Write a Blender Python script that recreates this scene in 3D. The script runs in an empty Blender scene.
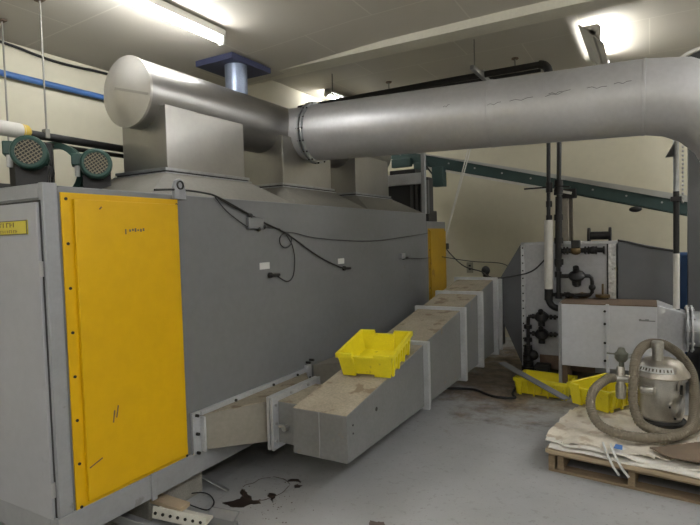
import bpy, bmesh, math, random
from mathutils import Vector, Matrix, noise
random.seed(7)
PI = math.pi
C = bpy.context.scene.collection
V = Vector

# ------------------------------------------------------------------ materials
def mat(name, col, rough=.5, metal=0., var=.08, scale=4., bump=0., bscale=60., spots=None, spec=.5, stretch=None, fine=0.):
    m = bpy.data.materials.new(name); m.use_nodes = True
    nt = m.node_tree; N = nt.nodes; L = nt.links
    b = N['Principled BSDF']
    b.inputs['Roughness'].default_value = rough; b.inputs['Metallic'].default_value = metal
    b.inputs['Specular IOR Level'].default_value = spec
    tc = N.new('ShaderNodeTexCoord'); vec = tc.outputs['Object']
    if stretch:
        mp = N.new('ShaderNodeMapping'); mp.inputs['Scale'].default_value = stretch
        L.new(vec, mp.inputs['Vector']); vec = mp.outputs['Vector']
    n = N.new('ShaderNodeTexNoise'); n.inputs['Scale'].default_value = scale
    n.inputs['Detail'].default_value = 6; n.inputs['Roughness'].default_value = .6
    L.new(vec, n.inputs['Vector'])
    r = N.new('ShaderNodeMapRange'); r.inputs['From Min'].default_value = .3; r.inputs['From Max'].default_value = .7
    r.inputs['To Min'].default_value = 1 - var; r.inputs['To Max'].default_value = 1 + var
    L.new(n.outputs['Fac'], r.inputs['Value'])
    mx = N.new('ShaderNodeVectorMath'); mx.operation = 'SCALE'; mx.inputs[0].default_value = col[:3]
    L.new(r.outputs[0], mx.inputs['Scale']); out = mx.outputs[0]
    if fine:
        n2 = N.new('ShaderNodeTexNoise'); n2.inputs['Scale'].default_value = scale * 14; n2.inputs['Detail'].default_value = 3
        L.new(vec, n2.inputs['Vector'])
        r2 = N.new('ShaderNodeMapRange'); r2.inputs['From Min'].default_value = .35; r2.inputs['From Max'].default_value = .65
        r2.inputs['To Min'].default_value = 1 - fine; r2.inputs['To Max'].default_value = 1 + fine
        L.new(n2.outputs['Fac'], r2.inputs['Value'])
        m2 = N.new('ShaderNodeVectorMath'); m2.operation = 'SCALE'
        L.new(out, m2.inputs[0]); L.new(r2.outputs[0], m2.inputs['Scale']); out = m2.outputs[0]
    if spots:
        sc, th, scol, amt = spots
        n3 = N.new('ShaderNodeTexNoise'); n3.inputs['Scale'].default_value = sc; n3.inputs['Detail'].default_value = 5
        L.new(tc.outputs['Object'], n3.inputs['Vector'])
        r3 = N.new('ShaderNodeMapRange'); r3.inputs['From Min'].default_value = th; r3.inputs['From Max'].default_value = th + .06
        r3.inputs['To Max'].default_value = amt
        L.new(n3.outputs['Fac'], r3.inputs['Value'])
        mm = N.new('ShaderNodeMix'); mm.data_type = 'RGBA'
        L.new(r3.outputs[0], mm.inputs['Factor']); L.new(out, mm.inputs['A']); mm.inputs['B'].default_value = (*scol, 1)
        out = mm.outputs['Result']
    L.new(out, b.inputs['Base Color'])
    rr = N.new('ShaderNodeMapRange'); rr.inputs['To Min'].default_value = max(0, rough - .08); rr.inputs['To Max'].default_value = min(1, rough + .08)
    L.new(n.outputs['Fac'], rr.inputs['Value']); L.new(rr.outputs[0], b.inputs['Roughness'])
    if bump:
        nb = N.new('ShaderNodeTexNoise'); nb.inputs['Scale'].default_value = bscale; nb.inputs['Detail'].default_value = 4
        L.new(vec, nb.inputs['Vector'])
        bp = N.new('ShaderNodeBump'); bp.inputs['Strength'].default_value = bump; bp.inputs['Distance'].default_value = .01
        L.new(nb.outputs['Fac'], bp.inputs['Height']); L.new(bp.outputs[0], b.inputs['Normal'])
    return m

def emat(name, col, s):
    m = bpy.data.materials.new(name); m.use_nodes = True
    b = m.node_tree.nodes['Principled BSDF']
    b.inputs['Base Color'].default_value = (.8, .8, .8, 1)
    b.inputs['Emission Color'].default_value = (*col, 1); b.inputs['Emission Strength'].default_value = s
    return m

M = {}
M['oven'] = mat('grey_enamel_paint', (.165, .168, .174), .42, 0, .07, 1.3, fine=.03, spots=(9, .70, (.13, .12, .11), .5))
M['oven_roof'] = mat('dusty_tan_sheet', (.15, .14, .118), .7, 0, .10, 3, fine=.06)
M['door'] = mat('pale_grey_door_paint', (.34, .345, .365), .45, 0, .06, 1.5, fine=.02, spots=(7, .72, (.2, .19, .18), .4))
M['frame'] = mat('grey_frame_paint', (.27, .275, .285), .45, 0, .08, 3, fine=.03, spots=(11, .68, (.14, .13, .12), .6))
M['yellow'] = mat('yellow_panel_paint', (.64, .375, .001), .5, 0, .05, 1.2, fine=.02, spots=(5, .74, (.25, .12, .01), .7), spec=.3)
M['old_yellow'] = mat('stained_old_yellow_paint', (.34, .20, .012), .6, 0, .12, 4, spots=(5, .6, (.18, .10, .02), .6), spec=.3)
M['bolt'] = mat('dark_bolt', (.03, .028, .025), .5, .6)
M['bright_bolt'] = mat('bright_bolt', (.4, .4, .4), .4, .7)
M['sticker'] = mat('sticker_yellow', (.56, .47, .05), .5)
M['ink'] = mat('dark_ink', (.10, .085, .06), .6)
M['cream_mark'] = mat('worn_lettering', (.20, .15, .04), .6)
M['stainless'] = mat('brushed_stainless', (.40, .39, .375), .34, .95, .08, 2.5, stretch=(1, .25, 1), fine=.03)
M['neck'] = mat('dull_stainless', (.40, .385, .355), .38, .85, .10, 2.2, fine=.012)
M['cap'] = mat('stainless_cap', (.56, .54, .50), .42, .75, .10, 5)
M['galv'] = mat('galvanised_steel', (.42, .43, .44), .42, .75, .16, 14, fine=.06)
M['bigduct'] = mat('grey_duct_steel', (.55, .545, .55), .48, .7, .06, 2.0, fine=.03, spots=(14, .735, (.16, .14, .12), .55))
M['blueflue'] = mat('blue_tinted_zinc', (.30, .35, .46), .4, .7, .15, 10, fine=.06)
M['bluepaint'] = mat('blue_grey_plate', (.055, .062, .125), .6, .2)
M['wall'] = mat('cream_wall_paint', (.60, .56, .43), .7, 0, .05, .8, bump=.05, bscale=30, fine=.015)
M['beam'] = mat('pale_beam_paint', (.60, .57, .47), .7, 0, .05, 3, fine=.03)
M['duct_top'] = mat('dusty_duct_steel', (.20, .202, .205), .5, .25, .10, 3, fine=.05, spots=(8, .67, (.26, .20, .13), .7))
M['dust'] = mat('tan_dust_sheet', (.30, .26, .195), .85, 0, .16, 5, fine=.12, spots=(9, .56, (.17, .12, .075), .75))
M['flange'] = mat('bright_zinc_flange', (.52, .53, .55), .42, .45, .12, 6, fine=.05)
M['plenum'] = mat('beige_grey_sheet', (.245, .225, .19), .6, .1, .12, 3, fine=.05)
M['dark'] = mat('dark_gap_metal', (.03, .03, .03), .7)
M['black'] = mat('black_pipe_paint', (.012, .0115, .0115), .5, 0, .2, 20)
M['iron'] = mat('black_iron_fitting', (.014, .013, .013), .5, .3, .2, 30)
M['brass'] = mat('tarnished_brass', (.16, .11, .05), .45, .6, .2, 30)
M['wire'] = mat('black_cable_sheath', (.015, .015, .015), .55)
M['insul'] = mat('white_pipe_lagging', (.62, .60, .55), .7, 0, .08, 12)
M['lag_end'] = mat('yellow_lagging_end', (.60, .42, .07), .7)
M['bluepipe'] = mat('blue_pipe_paint', (.055, .14, .36), .45, 0, .1, 6)
M['rod'] = mat('grey_threaded_rod', (.25, .24, .21), .5, .5)
M['green'] = mat('green_motor_enamel', (.022, .07, .055), .45, 0, .12, 12)
M['grille'] = mat('tan_grille_wire', (.24, .21, .15), .5, .3)
M['conv'] = mat('dark_green_conveyor_paint', (.030, .062, .058), .5, 0, .15, 5)
M['conv_guard'] = mat('conveyor_side_guard_steel', (.42, .42, .40), .4, .6)
M['burner'] = mat('burner_grey_sheet', (.44, .445, .47), .45, .3, .10, 2.5, fine=.05, spots=(7, .68, (.22, .19, .16), .6))
M['reducer'] = mat('dark_grey_sheet', (.125, .128, .135), .5, .2, .08, 3)
M['whitebox'] = mat('white_grey_enamel', (.60, .61, .645), .45, .1, .06, 2, fine=.03, spots=(6, .73, (.35, .33, .3), .6))
M['rust'] = mat('rusty_brown_strip', (.16, .11, .075), .8, .1, .2, 20)
M['foil'] = mat('crumpled_foil', (.6, .6, .6), .3, .9, .35, 30, bump=.9, bscale=60)
M['crate'] = mat('yellow_crate_plastic', (.80, .68, .02), .42, 0, .06, 6, fine=.03, spots=(16, .66, (.42, .33, .04), .7))
M['wood'] = mat('weathered_pallet_wood', (.235, .175, .11), .8, 0, .22, 6, stretch=(.6, 6, 6), fine=.12)
M['card'] = mat('tan_cardboard', (.44, .345, .235), .8, 0, .08, 5)
M['sack'] = mat('stained_paper_sack', (.74, .68, .58), .8, 0, .14, 4, bump=.25, bscale=25, fine=.05, spots=(6, .56, (.44, .33, .22), .6))
M['white_sack'] = mat('white_paper_sack', (.80, .77, .71), .75, 0, .08, 5, bump=.2, bscale=25, spots=(9, .64, (.5, .4, .3), .5))
M['brown_sheet'] = mat('brown_greased_board', (.17, .125, .085), .75, 0, .15, 5)
M['vac'] = mat('scratched_steel_tank', (.55, .53, .49), .32, .85, .10, 8, fine=.06, spots=(12, .68, (.3, .26, .2), .6))
M['vac_lid'] = mat('worn_steel_lid', (.52, .48, .43), .35, .75, .15, 12, fine=.08)
M['hose'] = mat('tan_grey_hose_rubber', (.20, .17, .125), .7, 0, .1, 12)
M['valve'] = mat('grey_green_valve', (.17, .175, .14), .5, .4, .15, 20)
M['label'] = mat('pale_label', (.66, .66, .64), .6)
M['blue_label'] = mat('blue_tag_print', (.08, .2, .5), .6)
M['concrete'] = mat('concrete_block', (.30, .285, .255), .9, 0, .15, 8, bump=.3, bscale=50, fine=.1)
M['white_metal'] = mat('white_painted_scrap', (.60, .58, .52), .5, 0, .1, 8, fine=.05)
M['stain'] = mat('wet_brown_stain', (.032, .022, .018), .3, 0, .3, 14)
M['stain_ring'] = mat('dry_brown_ring', (.12, .09, .075), .6, 0, .3, 14)
M['grey_bar'] = mat('dull_grey_bar', (.25, .255, .265), .5, .3, .1, 6)
M['blue_col'] = mat('blue_column_paint', (.035, .085, .20), .5)
M['post'] = mat('dark_grey_post_paint', (.10, .10, .10), .55, 0, .08, 3)
M['lamp_body'] = mat('white_lamp_enamel', (.72, .70, .64), .45)
M['tube'] = emat('fluorescent_tube_glow', (.97, .985, 1.0), 34)
M['tube_fill'] = emat('fill_tube_glow', (.97, .985, 1.0), 66)  # stronger glow for the lamps added out of view as fill light
M['plastic'] = mat('ivory_plastic', (.30, .28, .22), .5)

def floor_mat():
    m = bpy.data.materials.new('grey_painted_concrete'); m.use_nodes = True
    nt = m.node_tree; N = nt.nodes; L = nt.links; b = N['Principled BSDF']
    tc = N.new('ShaderNodeTexCoord')
    def nz(scale, d=6, rg=.6):
        n = N.new('ShaderNodeTexNoise'); n.inputs['Scale'].default_value = scale; n.inputs['Detail'].default_value = d
        n.inputs['Roughness'].default_value = rg; L.new(tc.outputs['Object'], n.inputs['Vector']); return n.outputs['Fac']
    def mr(v, a, c, x, y):
        r = N.new('ShaderNodeMapRange'); L.new(v, r.inputs['Value'])
        for k, q in zip(('From Min', 'From Max', 'To Min', 'To Max'), (a, c, x, y)): r.inputs[k].default_value = q
        return r.outputs[0]
    def mixc(f, A, B):
        x = N.new('ShaderNodeMix'); x.data_type = 'RGBA'; L.new(f, x.inputs['Factor'])
        for k, q in (('A', A), ('B', B)):
            if isinstance(q, tuple): x.inputs[k].default_value = (*q, 1)
            else: L.new(q, x.inputs[k])
        return x.outputs['Result']
    def math_(op, a, c):
        x = N.new('ShaderNodeMath'); x.operation = op
        for i, q in enumerate((a, c)):
            if isinstance(q, (int, float)): x.inputs[i].default_value = q
            else: L.new(q, x.inputs[i])
        return x.outputs[0]
    base = mixc(mr(nz(1.4), .3, .7, 0, 1), (.36, .365, .37), (.42, .425, .43))
    base = mixc(mr(nz(22, 4), .58, .66, 0, .35), base, (.21, .20, .185))
    base = mixc(mr(nz(60, 2), .66, .72, 0, .55), base, (.15, .12, .10))
    # trodden brown dirt on the floor behind the duct and round the burner
    d = N.new('ShaderNodeVectorMath'); d.operation = 'DISTANCE'
    mp = N.new('ShaderNodeMapping'); mp.inputs['Scale'].default_value = (.85, .42, 1); L.new(tc.outputs['Object'], mp.inputs['Vector'])
    L.new(mp.outputs[0], d.inputs[0]); d.inputs[1].default_value = (-1.08, 2.64, 0)
    dist = math_('ADD', d.outputs['Value'], mr(nz(3.2, 8, .7), .3, .7, -.32, .32))
    dm = mr(dist, .48, .80, 1, 0)
    dirt = mixc(mr(nz(7, 8, .7), .38, .62, 0, 1), (.085, .062, .045), (.27, .205, .14))
    base = mixc(math_('MULTIPLY', dm, .92), base, dirt)
    L.new(base, b.inputs['Base Color'])
    L.new(mr(nz(5), .3, .7, .38, .6), b.inputs['Roughness'])
    bp = N.new('ShaderNodeBump'); bp.inputs['Strength'].default_value = .06; bp.inputs['Distance'].default_value = .01
    L.new(nz(40, 5), bp.inputs['Height']); L.new(bp.outputs[0], b.inputs['Normal'])
    return m
M['floor'] = floor_mat()

def ceil_mat():
    m = bpy.data.materials.new('painted_ceiling_boards'); m.use_nodes = True
    nt = m.node_tree; N = nt.nodes; L = nt.links; b = N['Principled BSDF']; b.inputs['Roughness'].default_value = .75
    tc = N.new('ShaderNodeTexCoord')
    br = N.new('ShaderNodeTexBrick'); br.inputs['Scale'].default_value = 1.0
    br.inputs['Brick Width'].default_value = 1.2; br.inputs['Row Height'].default_value = 1.2; br.inputs['Mortar Size'].default_value = .006
    br.inputs['Color1'].default_value = (.50, .465, .395, 1); br.inputs['Color2'].default_value = (.48, .45, .385, 1); br.inputs['Mortar'].default_value = (.58, .55, .47, 1)
    L.new(tc.outputs['Object'], br.inputs['Vector'])
    n = N.new('ShaderNodeTexNoise'); n.inputs['Scale'].default_value = 1.2; n.inputs['Detail'].default_value = 5; L.new(tc.outputs['Object'], n.inputs['Vector'])
    r = N.new('ShaderNodeMapRange'); r.inputs['To Min'].default_value = .9; r.inputs['To Max'].default_value = 1.1; L.new(n.outputs['Fac'], r.inputs['Value'])
    s = N.new('ShaderNodeVectorMath'); s.operation = 'SCALE'; L.new(br.outputs['Color'], s.inputs[0]); L.new(r.outputs[0], s.inputs['Scale'])
    L.new(s.outputs[0], b.inputs['Base Color'])
    return m
M['ceil'] = ceil_mat()

# ------------------------------------------------------------------ mesh helpers
WP = {}                                            # world position of every parent
def frame_of(axis):
    a = V(axis).normalized(); u = a.orthogonal().normalized(); return a, u, a.cross(u)
def spline(pts, n=12, closed=False):
    P = [V(p) for p in pts]; out = []; k = len(P)
    rng = range(k if closed else k - 1)
    for i in rng:
        if closed: p0, p1, p2, p3 = P[i-1], P[i], P[(i+1) % k], P[(i+2) % k]
        else: p0, p1, p2, p3 = P[max(i-1, 0)], P[i], P[i+1], P[min(i+2, k-1)]
        for j in range(n):
            t = j / n
            out.append(.5*((2*p1) + (p2-p0)*t + (2*p0-5*p1+4*p2-p3)*t*t + (3*p1-p0-3*p2+p3)*t**3))
    if not closed: out.append(P[-1])
    return out

class MB:
    def __init__(s): s.bm = bmesh.new()
    def hexa(s, p):
        v = [s.bm.verts.new(q) for q in p]
        for f in ((3,2,1,0), (4,5,6,7), (0,1,5,4), (1,2,6,5), (2,3,7,6), (3,0,4,7)): s.bm.faces.new([v[i] for i in f])
        return s
    def box(s, x0, x1, y0, y1, z0, z1):
        x0, x1 = min(x0, x1), max(x0, x1); y0, y1 = min(y0, y1), max(y0, y1); z0, z1 = min(z0, z1), max(z0, z1)
        return s.hexa([(x0,y0,z0),(x1,y0,z0),(x1,y1,z0),(x0,y1,z0),(x0,y0,z1),(x1,y0,z1),(x1,y1,z1),(x0,y1,z1)])
    def bar(s, p0, p1, w, h, up=(0,0,1)):
        p0, p1 = V(p0), V(p1); d = (p1-p0).normalized(); x = d.cross(V(up)).normalized()*w/2; z = x.cross(d).normalized()*h/2
        return s.hexa([p0-x-z, p0+x-z, p1+x-z, p1-x-z, p0-x+z, p0+x+z, p1+x+z, p1-x+z])
    def loft(s, rings, cap0=True, cap1=True, closed=False):
        R = [[s.bm.verts.new(p) for p in r] for r in rings]; n = len(R[0])
        pairs = list(zip(R, R[1:])) + ([(R[-1], R[0])] if closed else [])
        for a, b in pairs:
            for i in range(n): s.bm.faces.new((a[i], a[(i+1) % n], b[(i+1) % n], b[i]))
        if not closed:
            if cap0: s.bm.faces.new(R[0][::-1])
            if cap1: s.bm.faces.new(R[-1])
        return s
    def lathe(s, prof, o=(0,0,0), axis=(0,0,1), n=28, cap=True):
        a, u, w = frame_of(axis); o = V(o)
        rings = [[o + a*z + (u*math.cos(2*PI*i/n) + w*math.sin(2*PI*i/n))*max(r, 1e-4) for i in range(n)] for r, z in prof]
        return s.loft(rings, cap, cap)
    def ringlathe(s, prof, o, axis, n=40):          # closed profile
        a, u, w = frame_of(axis); o = V(o)
        rings = [[o + a*z + (u*math.cos(2*PI*i/n) + w*math.sin(2*PI*i/n))*r for i in range(n)] for r, z in prof]
        return s.loft(rings, closed=True)
    def cyl(s, p0, p1, r, r1=None, n=16, cap=True):
        p0, p1 = V(p0), V(p1); return s.lathe([(r, 0), (r if r1 is None else r1, (p1-p0).length)], p0, p1-p0, n, cap)
    def tube(s, pts, r, n=8, closed=False):
        P = [V(p) for p in pts]; k = len(P); rings = []; u = None
        for i in range(k):
            if closed: t = P[(i+1) % k] - P[i-1]
            else: t = P[min(i+1, k-1)] - P[max(i-1, 0)]
            t.normalize()
            if u is None: u = t.orthogonal().normalized()
            else:
                u = u - t*u.dot(t); u.normalize()
            w = t.cross(u); rr = r(i) if callable(r) else r
            rings.append([P[i] + (u*math.cos(2*PI*j/n) + w*math.sin(2*PI*j/n))*rr for j in range(n)])
        return s.loft(rings, closed=closed)
    def prism(s, poly, d):
        d = V(d); a = [s.bm.verts.new(p) for p in poly]; b = [s.bm.verts.new(V(p)+d) for p in poly]; n = len(a)
        s.bm.faces.new(a[::-1]); s.bm.faces.new(b)
        for i in range(n): s.bm.faces.new((a[i], a[(i+1) % n], b[(i+1) % n], b[i]))
        return s
    def ball(s, c, r, sc=(1,1,1), u=12, v=8):
        mt = Matrix.Translation(V(c)) @ Matrix.Diagonal((*sc, 1)); bmesh.ops.create_uvsphere(s.bm, u_segments=u, v_segments=v, radius=r, matrix=mt); return s
    def build(s, name, m, parent=None, bevel=0, label=None, keep=False):
        bm = s.bm; bmesh.ops.recalc_face_normals(bm, faces=bm.faces)
        off = WP.get(parent.name, V((0,0,0))) if parent else V((0,0,0))
        if off.length: bmesh.ops.translate(bm, verts=bm.verts, vec=-off)
        me = bpy.data.meshes.new(name); bm.to_mesh(me); bm.free()
        for p in me.polygons: p.use_smooth = True
        me.set_sharp_from_angle(angle=math.radians(35))
        me.materials.append(M[m])
        o = bpy.data.objects.new(name, me); C.objects.link(o)
        if parent: o.parent = parent
        WP[o.name] = off.copy()
        if bevel:
            bv = o.modifiers.new('bevel', 'BEVEL'); bv.width = bevel; bv.segments = 2; bv.limit_method = 'ANGLE'; bv.angle_limit = math.radians(50)
        if label: o['label'] = label
        return o

def thing(name, label, cat, loc=(0,0,0), group=None):
    o = bpy.data.objects.new(name, None); o.empty_display_size = .1; C.objects.link(o); o.location = loc
    WP[o.name] = V(loc); o['label'] = label; o['category'] = cat
    if group: o['group'] = group
    return o
def tag(o, label, cat, group=None):
    o['label'] = label; o['category'] = cat
    if group: o['group'] = group
    return o
def struct(name, mb, m):
    o = mb.build(name, m); o['kind'] = 'structure'; return o
def copy_tree(o, parent=None):
    c = o.copy(); C.objects.link(c)
    if parent: c.parent = parent
    for ch in list(o.children): copy_tree(ch, c)
    return c

# ------------------------------------------------------------------ the room
XL, XR, YF, YB = -4.2, 4.2, -4.2, 8.3
struct('floor', MB().box(XL-.2, XR+.2, YF-.2, YB+.2, -.2, 0), 'floor')
struct('wall_left', MB().box(XL-.2, XL, YF, YB, 0, 3.9), 'wall')
struct('wall_right', MB().box(XR, XR+.2, YF, YB, 0, 3.9), 'wall')
struct('wall_back', MB().box(XL-.2, XR+.2, YB, YB+.2, 0, 3.9), 'wall')
struct('wall_front', MB().box(XL-.2, XR+.2, YF-.2, YF, 0, 3.9), 'wall')
b = MB()
prof = [(XL, 3.15), (-3.05, 3.2), (-1.95, 3.258), (-1.0, 3.268), (XR, 3.285)]
for (xa, za), (xb, zb) in zip(prof, prof[1:]):
    b.hexa([(xa,YF,za),(xb,YF,zb),(xb,4.2,zb),(xa,4.2,za),(xa,YF,za+.15),(xb,YF,zb+.15),(xb,4.2,zb+.15),(xa,4.2,za+.15)])
struct('ceiling', b, 'ceil')
struct('ceiling.001', MB().box(XL, XR, 4.2, YB, 3.65, 3.8), 'ceil')
struct('trim_1', MB().box(XL, XR, 4.1, 4.3, 3.2, 3.66), 'beam')

# ------------------------------------------------------------------ lamps
def lamp(loc, label, wing=.09, yaw=0, drop=.0, group='fluorescent strip lamps under the ceiling', L=1.22, tilt=0, tube='tube'):
    t = thing('strip_lamp', label, 'lamp', (0,0,0), group)
    MB().box(-.035, .035, -L/2, L/2, -.05, 0).build('housing', 'lamp_body', t, .003)
    b = MB()
    for s in (-1, 1):
        b.hexa([(s*.033,-L/2,-.03),(s*wing,-L/2,-.012),(s*wing,L/2,-.012),(s*.033,L/2,-.03),(s*.033,-L/2,-.024),(s*wing,-L/2,-.006),(s*wing,L/2,-.006),(s*.033,L/2,-.024)])
    b.build('reflector', 'lamp_body', t)
    MB().cyl((0,-L/2+.03,-.082), (0,L/2-.03,-.082), .019, n=14).build('tube', tube, t)
    for s in (-1, 1):
        y = s*L/2
        MB().prism([(-wing*.75,y,-.01),(wing*.75,y,-.01),(.022,y,-.112),(-.022,y,-.112)], (0,-s*.022,0)).build('end_cap', 'lamp_body', t, .002)
    t.location = loc; t.rotation_euler = (0, tilt, yaw)
    return t
lamp((-2.83, 2.50, 3.205), 'strip lamp lit above the round steel header duct', .038)
lamp((-3.80, 6.84, 3.645), 'small distant lit strip lamp behind the duct flange, beside a thin hanging rod', .09, tilt=.6)
lamp((-.50, 6.30, 3.50), 'wide lit strip lamp on the ceiling right of the black overhead pipes', .16, tilt=-2.35)
for x, y, lab in ((1.7, 1.0, 'added unseen strip lamp over the open floor to the right'), (1.7, -1.8, 'added strip lamp behind the camera on the right'), (-.45, -.9, 'added strip lamp behind the camera in the middle'),
                  (-2.83, -1.0, 'added strip lamp behind the camera on the left, in line with the oven'), (-.45, -3.0, 'added unseen strip lamp near the front wall'), (1.4, 3.5, 'added unseen strip lamp over the right bay past the big duct')):
    lamp((x, y, 3.27 if x > -1 else 3.205), lab, .09, tube='tube_fill' if x > -1 else 'tube')  # these out-of-view lamps are added to raise the room's brightness

lamp((1.8, 6.2, 3.645), 'added unseen strip lamp in the far bay over the right-hand pipework', .09, tube='tube_fill')  # added off-frame to brighten the back of the room
lamp((3.2, 6.2, 3.645), 'added unseen strip lamp in the far bay nearest the right wall', .09, tube='tube_fill')  # second off-frame lamp added for light on the back wall

# ------------------------------------------------------------------ the oven
WX = -2.4
ov = thing('industrial_oven', 'long grey industrial oven with yellow access panels along the left side', 'oven', (-3.0, 3.6, 0))
MB().box(WX, -3.66, 1.42, 6.16, .33, 1.885).build('housing', 'oven', ov, .006)
MB().box(WX, -3.66, 6.161, 6.85, .33, 1.79).build('end_housing', 'oven', ov, .006)
b = MB()
b.box(WX+.012, WX-.05, 1.40, 6.86, .2, .335); b.box(-3.67, -3.62, 1.40, 6.86, .2, .335); b.box(WX-.05, -3.62, 1.40, 1.46, .2, .33)
b.build('base_rail', 'frame', ov, .004)
MB().box(WX+.012, WX+.022, 1.92, 1.955, .19, .34).build('splice_plate', 'frame', ov, .002)
b = MB(); b.box(WX-.03, WX+.010, 1.412, 1.48, .335, 1.895)
b.build('corner_post', 'frame', ov, .004)
MB().box(WX-.03, -3.66, 1.414, 1.44, 1.825, 1.893).build('door_header', 'frame', ov, .004)
MB().box(-2.412, -3.56, 1.409, 1.44, .315, 1.816).build('door_gap_shade', 'dark', ov)  # dark plate standing in for the shaded gap round the door
fd = MB().box(-2.422, -3.55, 1.396, 1.43, .325, 1.806).build('front_door', 'door', ov, .004)
for z in (1.50, .47):
    MB().cyl((-2.416, 1.402, z-.035), (-2.416, 1.402, z+.035), .010, n=10).build('hinge', 'bright_bolt', fd)
lb = MB().box(-2.495, -2.82, 1.391, 1.397, 1.662, 1.728).build('label_sticker', 'sticker', fd, label='yellow sticker with worn lettering')
b = MB()
for z0, h, n, s, x0 in ((1.697, .022, 8, .029, -2.81), (1.670, .014, 13, .0185, -2.81)):
    for i in range(n):
        x = x0 + i*s
        b.box(x, x+s*.22, 1.3895, 1.392, z0, z0+h)
        if i % 3 != 1: b.box(x, x+s*.7, 1.3895, 1.392, z0+h*(.8 if i % 2 else .42), z0+h*(.98 if i % 2 else .6))
b.build('lettering', 'cream_mark', lb)
b = MB()
for z0, z1 in ((1.7245, 1.728), (1.662, 1.6655)): b.box(-2.495, -2.82, 1.3895, 1.392, z0, z1)
b.box(-2.495, -2.499, 1.3895, 1.392, 1.666, 1.724); b.build('border', 'ink', lb)

def panel(y0, y1, z0, z1, rows, big, m='yellow'):
    p = MB().box(WX-.001, WX+.008, y0, y1, z0, z1).build('access_panel', m, ov, .002, 'yellow bolted access panel')
    fy = .055 if big else .03
    MB().box(WX+.008, WX+.026, y0+fy, y1-fy*.3, z0+.045, z1-.03).build('raised_sheet', m, p, .003)
    for y in (y0+.024, y1-.012):
        for k in range(rows):
            z = z0 + .03 + (z1-z0-.06)*k/(rows-1)
            MB().cyl((WX+.006, y, z), (WX+.013, y, z), .0075, n=8).build('bolt', 'bolt', p)
    return p
p1 = panel(1.495, 2.20, .312, 1.855, 8, True)
b = MB(); y = 1.83
for i in range(6):
    y += .017; b.box(WX+.0255, WX+.0267, y, y+.011, 1.668+.004*(i % 2), 1.681+.003*(i % 3))
b.box(WX+.0255, WX+.0267, 1.822, 1.830, 1.655, 1.682)
b.build('ink_mark', 'ink', p1)
b = MB()
for y, z, l, s in ((1.56, .52, .07, .35), (1.72, .72, .012, 5), (1.70, .70, .010, 6), (1.68, 1.78, .012, 1)):
    MB().bar((WX+.0255, y, z), (WX+.0267, y+l, z+l*s), .006, .005, (1,0,0)).build('scratch', 'rust', p1)
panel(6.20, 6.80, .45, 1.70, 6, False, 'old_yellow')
# roof hoods and square necks
hoods = ((2.02, 3.385, 2.47, 3.235), (3.405, 4.61, 3.74, 4.53), (4.63, 6.13, 5.04, 5.86))
for i, (ya, yb, na, nb) in enumerate(hoods):
    MB().hexa([(-3.62,ya,1.88),(WX-.005,ya,1.88),(WX-.005,yb,1.88),(-3.62,yb,1.88),(-3.23,na-.02,2.075),(-2.76,na-.02,2.075),(-2.76,nb+.02,2.075),(-3.23,nb+.02,2.075)]).build('roof_hood', 'oven_roof', ov, .003)
    b = MB()
    b.box(-3.2, -2.765, na, nb, 2.06, 2.515)
    nk = b.build('exhaust_neck', 'neck', ov, .003)
    b = MB(); b.box(-3.26, -2.735, na-.045, nb+.045, 2.050, 2.070); b.box(-3.25, -2.745, na-.035, nb+.035, 2.081, 2.10)
    b.build('neck_flange', 'galv', nk, .002)
    MB().box(-3.24, -2.752, na-.028, nb+.028, 2.069, 2.082).build('gasket', 'dark', nk)
# lifting lug
b = MB(); b.prism([(WX-.004,2.165,1.857),(WX-.004,2.255,1.857),(WX-.004,2.25,1.93),(WX-.004,2.235,1.965),(WX-.004,2.21,1.977),(WX-.004,2.185,1.965),(WX-.004,2.17,1.93)], (.026,0,0))
lg = b.build('lifting_lug', 'frame', ov, .002)
MB().ringlathe([(.018,0),(.026,0),(.026,.006),(.018,.006)], (WX+.022, 2.21, 1.938), (1,0,0), 18).build('eye_ring', 'bolt', lg)
# sensor boxes, plates and the wiring on the side
for y, z in ((2.985, 1.423), (4.06, 1.402)):
    MB().box(WX-.001, WX+.004, y-.055, y+.055, z-.024, z+.024).build('name_plate', 'label', ov, .001, 'small pale plate')
for y, z in ((3.035, 1.352), (4.10, 1.335), (5.42, 1.37)):
    b = MB(); b.cyl((WX-.002, y, z), (WX+.02, y, z), .02, n=12); b.cyl((WX+.012, y, z), (WX+.016, y+.10, z-.003), .011, n=10)
    b.build('temperature_probe', 'black', ov)
b = MB(); b.box(WX-.001, WX+.03, 2.80, 2.96, 1.685, 1.765)
jb = b.build('junction_box', 'oven', ov, .004)
for y, z in ((2.83, 1.775), (2.965, 1.70), (2.91, 1.685)): MB().ball((WX+.02, y, z), .018).build('cable_gland', 'black', jb)
MB().box(WX-.001, WX+.03, 5.33, 5.43, 1.36, 1.42).build('terminal_box', 'frame', ov, .003)
wx = WX+.016
def wire(pts, r=.006, n=10, name='cable', parent=ov, m='wire', z=6): return MB().tube(spline(pts, z), r, n).build(name, m, parent)
wire([(wx,2.03,1.90),(wx,2.21,1.912),(wx,2.42,1.905),(wx,2.53,1.885),(wx,2.78,1.80),(wx,3.0,1.725),(wx,3.18,1.672),(wx,3.36,1.60),(wx,3.65,1.47),(wx,3.95,1.37),(wx,4.10,1.335)], .006)
wire([(wx,2.53,1.88),(wx,2.66,1.83),(wx,2.83,1.78)], .004)
wire([(wx,2.50,1.885),(wx,2.60,1.80),(wx,2.75,1.72),(wx,2.80,1.70)], .004)
wire([(wx,2.97,1.70),(wx,3.06,1.695),(wx,3.15,1.69),(wx,3.2,1.665),(wx,3.35,1.655),(wx,3.7,1.61),(wx,4.6,1.57),(wx,5.4,1.60),(wx,6.15,1.64)], .003)
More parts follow.
